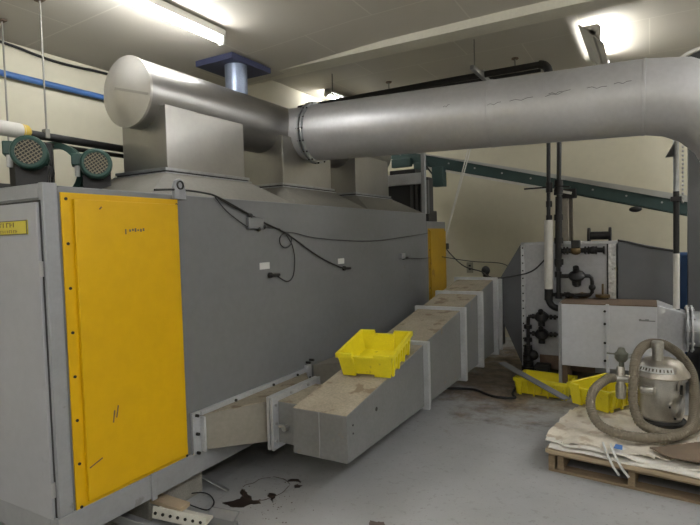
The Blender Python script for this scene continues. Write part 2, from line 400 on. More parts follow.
wire([(wx,3.24,1.64),(wx,3.31,1.56),(wx,3.335,1.45),(wx,3.31,1.33),(wx,3.24,1.29),(wx,3.15,1.32),(wx,3.10,1.35)], .004)
lp = [(wx+.005, 3.22+.075*math.cos(a*PI/8), 1.60+.055*math.sin(a*PI/8)) for a in range(16)]
MB().tube(lp, .004, 6, closed=True).build('cable_coil', 'wire', ov)
wire([(wx,5.46,1.365),(wx,5.9,1.34),(wx,6.5,1.335),(wx,6.84,1.36)], .003)
# feed housing at the far end of the roof
fh = MB().box(-2.95, -2.40, 6.25, 6.42, 1.885, 2.34).build('feed_housing', 'dark', ov, .004, 'dark ribbed feed box on the oven roof')
for k in range(4): MB().box(-2.63+.07*k, -2.60+.07*k, 6.215, 6.255, 1.885, 2.3).build('rib', 'post', fh)
MB().box(-2.93, -2.43, 6.10, 6.16, 2.25, 2.385).build('lintel', 'flange', fh, .004)
MB().box(-2.43, -2.385, 6.09, 6.15, 1.88, 2.70).build('channel_post', 'frame', fh, .003)
MB().box(-2.90, -2.55, 6.2, 6.42, 2.34, 2.45).build('top_box', 'dark', fh, .004)
MB().box(-2.6, -2.42, 6.30, 6.60, 1.79, 1.93).build('drive_block', 'black', fh, .01)
# concrete pad blocks the oven stands on
for i, (x, y) in enumerate(((-2.68, 2.22), (-2.68, 5.2), (-3.4, 2.22), (-3.4, 5.2), (-2.68, 3.9), (-3.4, 3.9))):
    o = MB().box(x-.22, x+.17, y-.22, y+.20, 0, .2).build('concrete_block', 'concrete', None, .008)
    tag(o, ('concrete block carrying the oven beside the scrap metal', 'concrete block under the far end of the oven, aisle side', 'concrete block under the near end of the oven, wall side', 'concrete block under the far end of the oven, wall side', 'concrete block under the middle of the oven, aisle side', 'concrete block under the middle of the oven, wall side')[i], 'block', 'concrete blocks under the oven')

# ------------------------------------------------------------------ round header duct over the necks
hd = thing('header_duct', 'round stainless header duct with a domed cap lying over the oven necks', 'duct', (-3.0, 4.2, 2.35))
HX, HZ, HR = -3.01, 2.612, .230
MB().cyl((HX, 2.37, HZ), (HX, 6.0, HZ), HR, n=64).build('shell', 'stainless', hd)
MB().lathe([(.004,-.085),(.12,-.046),(HR-.012,-.004),(HR+.004,0),(HR+.004,.02)], (HX, 2.37, HZ), (0,1,0), 64).build('end_cap', 'cap', hd)
MB().bar((HX, 2.284, HZ), (HX+.215, 2.366, HZ-.05), .016, .010, (0,1,0)).build('cap_seam', 'neck', hd)
MB().bar((HX, 2.284, HZ), (HX-.215, 2.366, HZ-.01), .010, .006, (0,1,0)).build('cap_seam', 'cap', hd)
for y in (4.85,): MB().ringlathe([(HR-.004,0),(HR+.004,.004),(HR+.004,.016),(HR-.004,.02)], (HX, y, HZ), (0,1,0), 64).build('seam_band', 'stainless', hd)
b = MB(); b.cyl((HX, 4.1, HZ-.02), (-2.65, 4.1, 2.569), .238, n=56)
b.build('branch', 'bigduct', hd)
# flue up to the ceiling
fl = thing('flue_pipe', 'short blue-grey flue pipe rising from the header to a square ceiling plate', 'pipe', (-3.14, 3.62, 2.75))
MB().cyl((-3.15, 3.62, 2.74), (-3.15, 3.62, 3.15), .096, n=36).build('pipe', 'blueflue', fl)
MB().box(-3.45, -3.03, 3.44, 3.96, 3.135, 3.185).build('ceiling_plate', 'bluepaint', fl, .002)
MB().lathe([(.135,0),(.135,.012),(.105,.03)], (-3.14, 3.64, 2.80), (0,0,1), 32).build('collar', 'rust', fl)
# big duct
bd = thing('exhaust_duct', 'large grey round exhaust duct crossing the room and bending down at the right', 'duct', (-1.2, 3.86, 2.27))
A = V((-2.645, 4.10, 2.569)); B = V((-.032, 4.10, 2.488)); R = .2485
MB().cyl(A, B, R, n=64).build('straight_pipe', 'bigduct', bd)
ax = (B-A).normalized()
for k, off in enumerate((-.030, .004)):
    MB().ringlathe([(R-.004,0),(R+.028,0),(R+.028,.014),(R-.004,.014)], A+ax*off, ax, 56).build('flange', 'galv', bd, .002)
u0, w0 = V((0,1,0)), V((0,1,0)).cross(ax)
for k in range(16):
    a = 2*PI*k/16; c = A + (u0*math.cos(a)+w0*math.sin(a))*(R+.02)
    MB().cyl(c-ax*.036, c+ax*.03, .007, n=6).build('flange_bolt', 'bolt', bd)
b = MB()
rc = .60; segs = 5; cc = V((B.x, B.y, B.z-rc)); th0 = math.atan2(ax.x, -ax.z)
n = 64; rings = []
for k in range(segs+1):
    # mitre planes of a segmented elbow
    a = (PI/2)*k/segs
    c = cc + V((math.sin(a)*rc, 0, math.cos(a)*rc)); rad = V((math.sin(a), 0, math.cos(a)))
    f = 1/math.cos(PI/4/segs) if 0 < k < segs else 1
    rings.append([c + V((0,1,0))*R*math.cos(2*PI*i/n) + rad*R*f*math.sin(2*PI*i/n) for i in range(n)])
b.loft(rings); b.build('elbow', 'bigduct', bd)
px_, pz_ = B.x+rc, 1.45
MB().tube([(px_, B.y, B.z-rc), (px_, B.y, pz_)] + [V((px_+.4-.4*math.cos(a*PI/12), B.y, pz_-.4*math.sin(a*PI/12))) for a in range(1, 7)] + [(XR, B.y, pz_-.4)], R, 40).build('down_pipe', 'bigduct', bd)
for x, a, l, da in ((-.62, .10, .16, .10), (-.60, .16, .09, .02), (-.36, .20, .12, -.03), (-.20, .22, .10, .02), (-1.35, .15, .05, .05), (-1.02, .05, .10, .04), (-.86, .09, .16, .03), ):
    q = [A + ax*((x+l*t-A.x)/ax.x) + V((0, -math.cos(a+da*t+.03*math.sin(9*t)), math.sin(a+da*t+.03*math.sin(9*t))))*(R+.0005) for t in (0, .25, .5, .75, 1)]
    MB().tube(q, .0018, 5).build('scratch', 'post', bd)
for x in (-1.05, -.045): MB().ringlathe([(R-.004,0),(R+.003,.003),(R+.003,.020),(R-.004,.024)], A+ax*((x-A.x)/ax.x), ax, 64).build('seam_band', 'bigduct', bd)

# ------------------------------------------------------------------ tapering floor-level duct
sd = thing('supply_duct', 'tapering grey rectangular duct running low beside the oven, a yellow crate on top', 'duct', (-1.7, 4.0, 0))
def topz(y): return .572 + .157*(y-2.6) if y < 5.94 else 1.085 - .30*(y-5.94)
x0, x1, zb = -1.912, -1.528, .292
MB().hexa([(x0,2.6,zb),(x1,2.6,zb),(x1,3.81,zb-.01),(x0-.02,3.81,zb-.01),(x0,2.6,topz(2.6)),(x1,2.6,topz(2.6)),(x1,3.81,topz(3.81)),(x0-.02,3.81,topz(3.81))]).build('end_section', 'duct_top', sd, .003)
MB().hexa([(x0+.002,2.602,topz(2.6)-.002),(x1-.004,2.602,topz(2.6)-.002),(x1-.004,3.79,topz(3.79)-.002),(x0-.018,3.79,topz(3.79)-.002),(x0+.002,2.602,topz(2.6)+.002),(x1-.004,2.602,topz(2.6)+.002),(x1-.004,3.79,topz(3.79)+.002),(x0-.018,3.79,topz(3.79)+.002)]).build('dusty_top', 'dust', sd)
MB().box(-1.722, -1.716, 2.596, 2.601, zb+.004, .57).build('seam', 'frame', sd)
for x, z in ((-1.527, .50), (-1.527, .45)): MB().cyl((x-.004, 2.67, z), (x+.002, 2.67, z), .006, n=8).build('rivet', 'bolt', sd)
MB().cyl((x1-.003, 2.98, .505), (x1+.002, 2.98, .505), .014, n=12).build('hole_plug', 'bolt', sd)
secs = ((3.83, 4.73), (4.755, 5.30), (5.325, 5.92), (5.945, 6.45))
for ya, yb in secs:
    MB().hexa([(x0-.025,ya,zb-.01),(x1,ya,zb-.01),(x1,yb,zb-.01),(x0-.035,yb,zb-.01),(x0-.025,ya,topz(ya)),(x1,ya,topz(ya)),(x1,yb,topz(yb)),(x0-.035,yb,topz(yb))]).build('section', 'duct_top', sd, .003)
    MB().hexa([(x0-.022,ya,topz(ya)-.002),(x1-.005,ya,topz(ya)-.002),(x1-.005,yb,topz(yb)-.002),(x0-.032,yb,topz(yb)-.002),(x0-.022,ya,topz(ya)+.002),(x1-.005,ya,topz(ya)+.002),(x1-.005,yb,topz(yb)+.002),(x0-.032,yb,topz(yb)+.002)]).build('dusty_top', 'dust', sd)
for y, e in ((3.82, .04), (4.742, .05), (5.312, .05), (5.932, .05)):
    b = MB(); zt = topz(y)
    for yo in (-.022, .004):
        ya, yb = y+yo, y+yo+.018
        xa, xb, za, zc = x0-.03, x1, zb-.01, zt
        ou = [(xa-e*.7, ya, za-e*.6), (xb+e, ya, za-e*.6), (xb+e, ya, zc+e*.55), (xa-e*.7, ya, zc+e*.55)]
        inn = [(xa+.02, ya, za+.02), (xb-.02, ya, za+.02), (xb-.02, ya, zc-.02), (xa+.02, ya, zc-.02)]
        sh = lambda r, q: [(p[0], q, p[2]) for p in r]
        b.loft([ou, sh(ou, yb), sh(inn, yb), inn], closed=True)
    b.build('flange', 'flange', sd, .002)
# stub and flange towards the oven, and the wedge plenum on the oven wall
MB().box(-2.075, -1.90, 2.66, 3.10, .31, .575).build('stub', 'duct_top', sd, .003)
MB().box(-2.07, -1.90, 2.662, 3.098, .574, .579).build('stub_top_dust', 'dust', sd)
for xa in (-2.115, -2.087):
    b = MB()
    ou = [(xa, 2.60, .275), (xa, 3.16, .275), (xa, 3.16, .615), (xa, 2.60, .615)]; inn = [(xa, 2.67, .32), (xa, 3.09, .32), (xa, 3.09, .565), (xa, 2.67, .565)]
    sh = lambda r: [(p[0]+.02, p[1], p[2]) for p in r]
    b.loft([ou, sh(ou), sh(inn), inn], closed=True)
    b.build('flange', 'flange', sd, .002)
for y, z in ((2.63, .33), (2.63, .44), (2.63, .56), (2.80, .597), (3.0, .597)): MB().cyl((-2.122, y, z), (-2.058, y, z), .009, n=6).build('bolt', 'bright_bolt', sd)
b = MB(); b.cyl((-2.06, 2.652, .42), (-1.99, 2.652, .42), .012, n=8); b.cyl((-2.0, 2.62, .42), (-2.0, 2.66, .42), .018, n=8)
b.build('test_port', 'bright_bolt', sd)
b = MB(); b.hexa([(-2.395,2.29,.335),(-2.115,2.66,.31),(-2.115,3.10,.31),(-2.395,3.46,.335),(-2.395,2.29,.545),(-2.115,2.66,.575),(-2.115,3.10,.575),(-2.395,3.46,.545)])
b.build('wedge_plenum', 'plenum', sd, .003)
b = MB(); b.hexa([(-2.395,2.30,.545),(-2.118,2.665,.575),(-2.118,3.095,.575),(-2.395,3.45,.545),(-2.395,2.30,.549),(-2.118,2.665,.579),(-2.118,3.095,.579),(-2.395,3.45,.549)])
b.build('dusty_top', 'dust', sd)
b = MB(); b.box(WX-.004, WX+.020, 2.235, 2.296, .325, .58); b.box(WX-.004, WX+.05, 2.297, 2.312, .33, .545); b.box(WX-.004, WX+.03, 2.30, 3.44, .552, .578); b.box(WX-.004, WX+.03, 3.441, 3.50, .34, .60)
b.build('wall_flange', 'flange', sd, .002)
for y, z in ((2.262, .562), (2.262, .45), (2.262, .335), (2.6, .562), (3.0, .562), (3.3, .562), (3.47, .62), (3.52, .63), (3.47, .50)): MB().cyl((WX-.004, y, z), (WX+.04, y, z), .010, n=6).build('bolt', 'bolt', sd)
# second plenum beyond, half hidden behind the crate
b = MB(); b.hexa([(-2.395,3.56,.335),(-2.1,3.7,.31),(-2.1,4.3,.31),(-2.395,4.6,.335),(-2.395,3.56,.58),(-2.1,3.7,.60),(-2.1,4.3,.60),(-2.395,4.6,.58)])
b.build('far_plenum', 'plenum', sd, .003)
MB().box(-2.1, -1.93, 3.72, 4.28, .32, .6).build('far_stub', 'duct_top', sd, .002)
for y in (3.95, 5.1, 6.2): MB().box(x0-.02, x0+.02, y-.02, y+.02, 0, zb).build('support_leg', 'post', sd)

# ------------------------------------------------------------------ yellow crates
def crate(label, loc, yaw, pitch=0, W=.36, L=.52, H=.165):
    t = thing('plastic_crate', label, 'crate', (0,0,0), 'yellow plastic crates')
    th = .006; w2, l2 = W/2, L/2; tp = .022           # walls taper inwards to the floor
    MB().box(-w2+tp, w2-tp, -l2+tp, l2-tp, .012, .022).build('base', 'crate', t)
    def slab(p0, p1, p2, p3, nrm, b):               # four corners plus thickness
        d = V(nrm)*th; b.hexa([V(p0), V(p1), V(p1)+d, V(p0)+d, V(p3), V(p2), V(p2)+d, V(p3)+d])
    for s in (-1, 1):
        b = MB()
        xo, xi = s*w2, s*(w2-tp)
        slab((xi,-l2+tp,0.012), (xi,l2-tp,0.012), (xo,l2,H-.012), (xo,-l2,H-.012), (-s,0,0), b)
        for k in range(7):                            # vertical ribs with foot notches
            y = -l2+.05 + (L-.10)*k/6; w = .030 if k in (0, 6) else .018
            b.hexa([(xi,y-w*.4,0 if k % 2 == 0 else .03),(xi+s*.016,y-w*.4,0 if k % 2 == 0 else .03),(xi+s*.016,y+w*.4,0 if k % 2 == 0 else .03),(xi,y+w*.4,0 if k % 2 == 0 else .03),(xo,y-w*.6,H-.012),(xo+s*.010,y-w*.6,H-.012),(xo+s*.010,y+w*.6,H-.012),(xo,y+w*.6,H-.012)])
        b.build('side_wall', 'crate', t)
    for s in (-1, 1):
        b = MB(); yo, yi = s*l2, s*(l2-tp)
        # full-height shoulders, recessed lower middle
        for xa, xb in ((-w2, -w2*.46), (w2*.34, w2)):
            k = (w2-tp)/w2
            slab((xa*k,yi,0), (xb*k,yi,0), (xb,yo,H-.012), (xa,yo,H-.012), (0,-s,0), b)
            slab((xa*k,yi+s*.010,0), (xb*k,yi+s*.010,0), (xb,yo+s*.010,H-.012), (xa,yo+s*.010,H-.012), (0,-s,0), b)
        slab((-w2*.46,yi-s*.008,.012), (w2*.34,yi-s*.008,.012), (w2*.34,yo-s*.012,H-.03), (-w2*.46,yo-s*.012,H-.03), (0,-s,0), b)
        for x in (-w2*.46, w2*.34): b.hexa([(x-.004,yi-s*.012,.01),(x+.004,yi-s*.012,.01),(x+.004,yi+s*.012,.01),(x-.004,yi+s*.012,.01),(x-.004,yo-s*.016,H-.012),(x+.004,yo-s*.016,H-.012),(x+.004,yo+s*.010,H-.012),(x-.004,yo+s*.010,H-.012)])
        b.build('end_wall', 'crate', t)
    b = MB()
    for s in (-1, 1):
        b.box(s*(w2-.010), s*(w2+.014), -l2-.014, l2+.014, H-.014, H)
        b.box(s*(w2+.008), s*(w2+.014), -l2-.014, l2+.014, H-.034, H-.012)
        b.box(-w2, -w2*.46, s*(l2-.010), s*(l2+.014), H-.014, H); b.box(w2*.34, w2, s*(l2-.010), s*(l2+.014), H-.014, H)
        b.box(-w2, -w2*.46, s*(l2+.008), s*(l2+.014), H-.034, H-.012); b.box(w2*.34, w2, s*(l2+.008), s*(l2+.014), H-.034, H-.012)
        b.box(-w2*.46, w2*.34, s*(l2-.022), s*(l2+.004), H-.036, H-.022)
    b.build('rim', 'crate', t, .002)
    t.location = loc; t.rotation_euler = (pitch, 0, yaw)
    return t
pt = math.atan(.157)
crate('yellow crate standing alone on top of the sloping grey duct', (-1.712, 3.37, topz(3.37)+.004), math.radians(8), pt, .385, .49)
crate('yellow crate on the floor by the burner, under the leaning grey bar', (-.915, 5.50, 0), math.radians(84), 0, .34, .50, .17)
crate('yellow crate on the sacks at the back of the pallet, behind the vacuum hose', (-.30, 4.66, .226), math.radians(-30), 0, .35, .48, .165)

# ------------------------------------------------------------------ motors on the oven roof
def motor(label, loc, yaw):
    t = thing('electric_motor', label, 'motor', (0,0,0), 'green motors on the oven roof')
    r = .092; zc = .23
    b = MB(); b.cyl((0,.09,zc), (0,.34,zc), r*.93, n=36)
    for k in range(28):
        a = 2*PI*k/28; c = V((math.cos(a)*r*.95, 0, math.sin(a)*r*.95+zc)); b.bar(c+V((0,.10,0)), c+V((0,.32,0)), .006, .012, (math.cos(a),0,math.sin(a)))
    b.build('body', 'green', t)
    cw = MB().ringlathe([(.099,.005),(.103,.02),(.103,.10),(.097,.10),(.097,.02),(.074,.012),(.074,0),(.088,-.002)], (0,0,zc), (0,1,0), 40).build('fan_cowl', 'green', t)
    MB().cyl((0,.04,zc), (0,.05,zc), .095, n=32).build('fan_disc', 'dark', cw)
    b = MB()
    for k in range(-3, 4):
        h = math.sqrt(max(.076**2-(k*.019)**2, 0))
        d = V((math.cos(.6), 0, math.sin(.6))); e = V((-d.z, 0, d.x)); c = V((0, .006, zc))
        b.bar(c+e*k*.019-d*h, c+e*k*.019+d*h, .005, .004, (0,1,0)); b.bar(c+d*k*.019-e*h, c+d*k*.019+e*h, .005, .004, (0,1,0))
    b.build('grille', 'grille', cw)
    b = MB(); b.box(-.155,-.075,.14,.26,zc+.0,zc+.085); jb = b.build('terminal_box', 'green', t, .008)
    b = MB(); b.cyl((-.12,.17,zc-.075), (-.12,.17,zc+.01), .018, n=12); b.build('conduit', 'label', jb)
    b = MB(); b.box(-.09,.09,.12,.16,.012,.16); b.box(-.09,.09,.27,.31,.012,.16); b.box(-.11,.11,.10,.33,0,.016); b.build('foot', 'iron', t, .003)
    b = MB(); b.cyl((0,.34,zc), (0,.38,zc), r*1.0, n=32); b.cyl((0,.38,zc), (0,.47,zc), .03, n=16); b.box(-.10,.10,.42,.58,0,.36)
    b.build('gearbox', 'iron', t, .012)
    t.location = loc; t.rotation_euler = (0,0,yaw); t.scale = (.92, .92, .92)
    return t
motor('green motor on the oven roof nearest the left frame edge', (-3.02, 1.715, 1.924), math.radians(55))
motor('green motor on the oven roof beside the first square neck', (-3.02, 2.13, 1.906), math.radians(55))
o = MB().box(-3.6, -2.88, 1.48, 2.01, 1.886, 1.922).build('motor_base_plate', 'iron', None, .003); tag(o, 'dark flat base plate under the green motors', 'plate')
b = MB(); b.box(-3.50, -3.30, 1.86, 2.0, 1.922, 2.16); b.cyl((-3.30,1.94,2.06), (-3.22,1.94,2.06), .05, n=14); b.cyl((-3.4,1.94,2.16), (-3.4,1.94,2.24), .04, n=12)
tag(b.build('gear_reducer', 'iron', None, .012), 'dark gear reducer between the two green motors', 'gearbox')
# dark belt guard arc behind the motors
o = MB().ringlathe([(.16,0),(.20,0),(.20,.07),(.16,.07)], (-3.46, 2.12, 2.10), (-.5,.86,0), 32).build('belt_guard', 'green', None); tag(o, 'green curved belt guard standing behind the two motors', 'guard')

# ------------------------------------------------------------------ pipes on the left
pp = thing('steam_pipe', 'dark overhead pipe with a white lagged end, behind the green motors', 'pipe', (-3.40, 2.2, 2.28))
MB().cyl((-3.40, 1.93, 2.315), (-3.40, 6.2, 2.29), .026, n=16).build('pipe', 'black', pp)
MB().cyl((-3.40, 1.0, 2.335), (-3.40, 1.90, 2.325), .046, n=20).build('lagging', 'insul', pp)
MB().lathe([(.047,0),(.042,.04),(.028,.055)], (-3.40, 1.89, 2.325), (0,1,0), 20).build('lagging_end', 'lag_end', pp)
MB().box(-3.415, -3.37, 2.03, 2.06, 2.30, 2.36).build('clamp', 'rod', pp, .004)
o = MB().cyl((-3.46, 1.93, 2.275), (-3.46, 6.2, 2.245), .016, n=12).build('condensate_pipe', 'black'); tag(o, 'thin dark pipe running just below the overhead pipe', 'pipe')
for x, y, zt, zb_, lab in ((-3.386, 2.046, 3.19, 2.36, 'thin hanger rod above the left pipe, right of the two'), (-3.855, 2.058, 3.17, 2.0, 'thin hanger rod at the far left edge near the blue pipe')):
    t = thing('hanger_rod', lab, 'rod', (x, y, zt), 'hanger rods at the left')
    MB().cyl((x, y, zb_), (x, y, zt), .006, n=8).build('rod', 'rod', t)
    MB().box(x-.03, x+.03, y-.02, y+.02, zt-.02, zt-.01).build('anchor', 'rust', t)
o = MB().cyl((-3.86, .6, 2.02), (-3.86, 6.4, 2.0), .03, n=12).build('return_pipe', 'black'); tag(o, 'dark return pipe low behind the motors, at the far left', 'pipe')
bp_ = thing('blue_pipe', 'blue painted pipe running along the left wall near the ceiling', 'pipe', (-4.15, 3, 2.88))
MB().cyl((-4.15, -1.0, 2.888), (-4.15, 8.28, 2.893), .024, n=16).build('pipe', 'bluepipe', bp_)
for y in (.8, 4.2, 6.6): MB().box(-4.2, -4.13, y-.02, y+.02, 2.853, 2.866).build('bracket', 'rod', bp_)
o = MB().tube(spline([(-4.185, 1.2, 3.145),(-4.185, 2.2, 3.13),(-4.185, 2.45, 3.11),(-4.185, 2.64, 3.098),(-4.185, 2.85, 3.105),(-4.185, 3.1, 3.12),(-4.185, 4.05, 3.13)], 10), .011, 8).build('ceiling_cable', 'wire'); tag(o, 'black sagging cable along the top of the left wall', 'cable')

# ------------------------------------------------------------------ pipes on the right
ga = thing('gas_pipe', 'black overhead pipe that elbows down to the burner, right of centre', 'pipe', (-.9, 5.8, 1.0))
MB().tube([(-4.0,5.8,3.325),(-2,5.8,3.335),(-.99,5.8,3.335)], .034, 14).build('overhead_run', 'black', ga)
MB().tube([V((-.99,5.8,3.335))+V((.09*math.sin(a*PI/16),0,-.09+.09*math.cos(a*PI/16))) for a in range(9)], .043, 16).build('elbow', 'black', ga)
MB().cyl((-.90,5.8,3.25), (-.915,5.8,1.70), .020, n=14).build('drop_pipe', 'black', ga)
for z in (1.90, 1.755): MB().cyl((-.909,5.8,z-.03), (-.909,5.8,z+.03), .030, n=12).build('coupling', 'iron', ga)
vv = MB().cyl((-.905,5.8,2.02), (-.905,5.8,2.12), .034, n=12).build('shutoff_valve', 'iron', ga)
MB().bar((-.92,5.75,2.07), (-1.14,5.72,2.065), .02, .016).build('valve_handle', 'iron', vv)
MB().cyl((-.915,5.8,1.735), (-.92,5.8,1.02), .044, n=20).build('lagging', 'insul', ga)
b = MB(); b.cyl((-.92,5.8,1.03), (-.922,5.8,.90), .042, n=14); b.tube([V((-.922,5.8,.92))+V((.10-.10*math.cos(a*PI/16),0,-.10*math.sin(a*PI/16))) for a in range(9)], .034, 14); b.cyl((-.83,5.8,.82), (-.78,5.8,.82), .038, n=14)
b.build('lower_elbow', 'iron', ga)

gb = thing('gas_train', 'black gas pipe with regulators and valves mounted on the burner cabinet', 'gas pipe', (-.82, 5.8, .2))
MB().tube([(-.80,8.3,3.0),(-.80,5.86,3.0),(-.80,5.82,2.96),(-.815,5.82,1.95)], .024, 12).build('riser_upper', 'black', gb)
MB().cyl((-.815,5.82,1.97), (-.826,5.82,1.25), .034, n=14).build('riser', 'iron', gb)
for z in (2.02, 1.76, 1.52, 1.30): MB().cyl((-.82,5.82,z-.03), (-.82,5.82,z+.03), .044, n=12).build('union', 'iron', gb)
MB().cyl((-.826,5.82,1.28), (-.828,5.82,.93), .022, n=12).build('drip_leg', 'iron', gb)
for z in (1.17, .95): MB().cyl((-.828,5.82,z-.03), (-.828,5.82,z+.03), .034, n=10).build('tee', 'iron', gb)
b = MB(); b.bar((-.85,5.78,2.08), (-.70,5.76,2.06), .02, .016); b.cyl((-.815,5.82,2.02), (-.815,5.82,2.14), .042, n=12); b.build('isolating_valve', 'iron', gb)
MB().cyl((-.82,5.84,1.413), (-.40,5.84,1.418), .026, n=12).build('manifold', 'iron', gb)
v1 = MB().ball((-.66,5.84,1.415), .058, (1,.8,.8)).build('solenoid_valve', 'brass', gb)
MB().box(-.70,-.62,5.80,5.88,1.44,1.52).build('coil', 'iron', v1, .006)
for x in (-.77, -.74, -.57, -.54, -.47, -.40): MB().cyl((x-.008,5.84,1.415), (x+.008,5.84,1.415), .042, n=6).build('nut', 'iron', gb)
MB().ball((-.50,5.84,1.417), .044, (1.1,.9,.9)).build('ball_valve', 'iron', gb)
def regulator(x, z, s=1):
    rg = MB().lathe([(.035*s,-.05*s),(.07*s,-.03*s),(.085*s,-.005),(.085*s,.012),(.062*s,.03*s),(.035*s,.06*s),(.03*s,.12*s)], (x, 5.84, z), (0,-.55,.83), 20).build('regulator', 'iron', gb)
    MB().lathe([(.05*s,0),(.045*s,.05*s),(.02*s,.07*s)], (x, 5.84, z-.05*s), (0,0,-1), 14).build('spring_cap', 'iron', rg)
    return rg
regulator(-.655, 1.155, .95)
MB().tube([(-.83,5.84,1.152),(-.70,5.84,1.152)], .022, 10).build('feed_pipe', 'iron', gb)
MB().tube([(-.60,5.84,1.155),(-.535,5.84,1.155),(-.515,5.84,1.135),(-.51,5.84,1.10),(-.51,5.84,.99),(-.53,5.84,.965),(-.60,5.84,.958),(-.90,5.84,.955)], .019, 10).build('loop_pipe', 'iron', gb)
for p in ((-.51,5.84,1.04), (-.74,5.84,.957)): MB().ball(p, .034).build('fitting', 'iron', gb)
MB().bar((-.77,5.80,.985), (-.67,5.80,.97), .03, .012).build('lever', 'iron', gb)
# pilot line on the left side of the cabinet
pl = thing('pilot_gas_line', 'black pilot gas line with two regulators low on the burner cabinet', 'gas pipe', (-1.14, 5.84, .12))
MB().tube([(-1.05,5.86,.715),(-1.12,5.86,.715),(-1.14,5.86,.70),(-1.145,5.86,.6),(-1.148,5.86,.13)], .019, 10).build('pipe', 'iron', pl)
for z in (.60, .46, .38): MB().cyl((-1.147,5.86,z-.02), (-1.147,5.86,z+.02), .042, n=10).build('union', 'iron', pl)
for z in (.33, .26, .19): MB().cyl((-1.147,5.86,z-.03), (-1.147,5.86,z+.03), .055 if z < .3 else .046, n=12).build('strainer', 'iron', pl)
MB().ball((-1.09,5.84,.30), .055, (1,.8,1)).build('cock', 'iron', pl)
MB().cyl((-1.147,5.86,0), (-1.147,5.86,.17), .07, n=14).build('foot', 'iron', pl)
for z in (.715, .53):
    rg = MB().lathe([(.03,-.05),(.062,-.03),(.074,0),(.058,.03),(.03,.055),(.026,.09)], (-1.005, 5.86, z), (0,-.6,.8), 18).build('regulator', 'iron', pl)
    MB().cyl((-1.005,5.86,z-.10), (-1.005,5.86,z), .035, n=12).build('spring_cap', 'iron', rg)
    MB().cyl((-1.14,5.86,z), (-.84,5.86,z+.004), .014, n=10).build('branch_pipe', 'iron', pl)
    for x in (-1.09, -.91, -.87): MB().cyl((x-.012,5.86,z), (x+.012,5.86,z), .027, n=8).build('nut', 'iron', pl)
MB().box(-1.08, -.93, 5.83, 5.97, .04, .20).build('pedestal', 'black', pl, .01)

pb = thing('overhead_pipe', 'thinner dark pipe hung beyond the main overhead gas pipe', 'pipe', (-2, 6.43, 3.47))
MB().cyl((-3.9,6.43,3.472), (-1.08,6.43,3.46), .020, n=12).build('pipe', 'black', pb)
for x in (-2.99, -1.365):
    h = MB().cyl((x,6.43,3.46), (x,6.43,3.65), .008, n=8).build('hanger', 'rod', pb); MB().cyl((x,6.43,3.635), (x,6.43,3.648), .04, n=10).build('ceiling_plate', 'rust', h)
st = thing('strut_hanger', 'galvanised strut clamp on a long rod holding the black overhead pipe', 'hanger', (-1.57, 5.7, 3.65))
MB().bar((-1.62,5.55,3.36), (-1.55,5.95,3.29), .045, .045).build('strut', 'galv', st, .003)
MB().cyl((-1.60,5.58,3.35), (-1.60,5.58,3.65), .007, n=8).build('rod', 'rod', st)
b = MB(); b.ringlathe([(.036,-.02),(.05,-.02),(.05,.02),(.036,.02)], (-1.57,5.8,3.335), (1,0,0), 16); b.build('clamp', 'galv', st)
o = MB().cyl((-3.43,5.72,3.36), (-3.43,5.72,3.65), .008, n=8).build('support_rod', 'rod'); tag(o, 'thin rod hanging from the ceiling beside the small distant lamp', 'rod')

vp = thing('vent_pipe', 'slim vertical pipe at the right, galvanised above and lagged white below', 'pipe', (.211, 5.72, .8))
MB().tube([(XR,5.72,2.66),(.27,5.72,2.66),(.225,5.72,2.645),(.207,5.72,2.60),(.21,5.72,1.93)], .024, 14).build('upper_pipe', 'galv', vp)
MB().cyl((.21,5.72,1.95), (.211,5.72,1.36), .025, n=14).build('dark_pipe', 'black', vp)
MB().cyl((.211,5.72,1.38), (.211,5.72,.86), .027, n=16).build('lagging', 'insul', vp)
MB().cyl((.211,5.72,.87), (.211,5.72,.0), .03, n=14).build('lower_pipe', 'iron', vp)
MB().box(.165,.25,5.66,5.76,1.86,1.90).build('clamp', 'iron', vp)
MB().prism([(.125,5.7,2.27),(.185,5.7,2.27),(.185,5.7,2.38)], (0,.05,0)).build('bracket', 'post', vp)
b = MB()
for k in range(22): b.ball((.262,5.74,2.66-.0385*k), .013, u=6, v=4)
o = b.build('bead_chain', 'conv_guard'); tag(o, 'thin beaded chain hanging beside the vertical vent pipe', 'chain')

# ------------------------------------------------------------------ burner
bu = thing('burner_cabinet', 'grey sheet-metal burner cabinet with tapered sides behind the gas pipework', 'burner', (-.76, 6.3, 0))
MB().box(-1.215, -.30, 6.0, 6.9, .13, 1.495).build('cabinet', 'burner', bu, .004)
b = MB(); b.box(-1.235, -.285, 5.975, 6.0, 1.475, 1.505); b.box(-1.235, -1.195, 5.975, 6.0, .12, 1.5); b.box(-.39, -.365, 5.985, 6.0, .9, 1.48)
b.build('edge_angle', 'flange', bu, .002)
b = MB(); b.box(-.375, -.30, 5.982, 6.0, .87, 1.475); b.build('foil_insulation', 'foil', bu)
MB().box(-.385,-.37,5.98,6.0,.87,1.475).build('gasket_strip', 'dark', bu)
for k in range(16): MB().cyl((-1.215,5.968,.2+.083*k), (-1.215,5.98,.2+.083*k), .009, n=6).build('bolt', 'bolt', bu)
MB().hexa([(-1.50,6.06,.70),(-1.236,6.0,.14),(-1.236,6.8,.14),(-1.50,6.7,.70),(-1.50,6.06,1.08),(-1.236,6.0,1.495),(-1.236,6.8,1.495),(-1.50,6.7,1.08)]).build('inlet_reducer', 'reducer', bu, .003)
b = MB(); b.box(-1.505,-1.47,6.0,6.75,.60,1.10); b.box(-1.505,-1.45,5.985,6.02,.30,1.10); b.build('inlet_flange', 'flange', bu, .002)
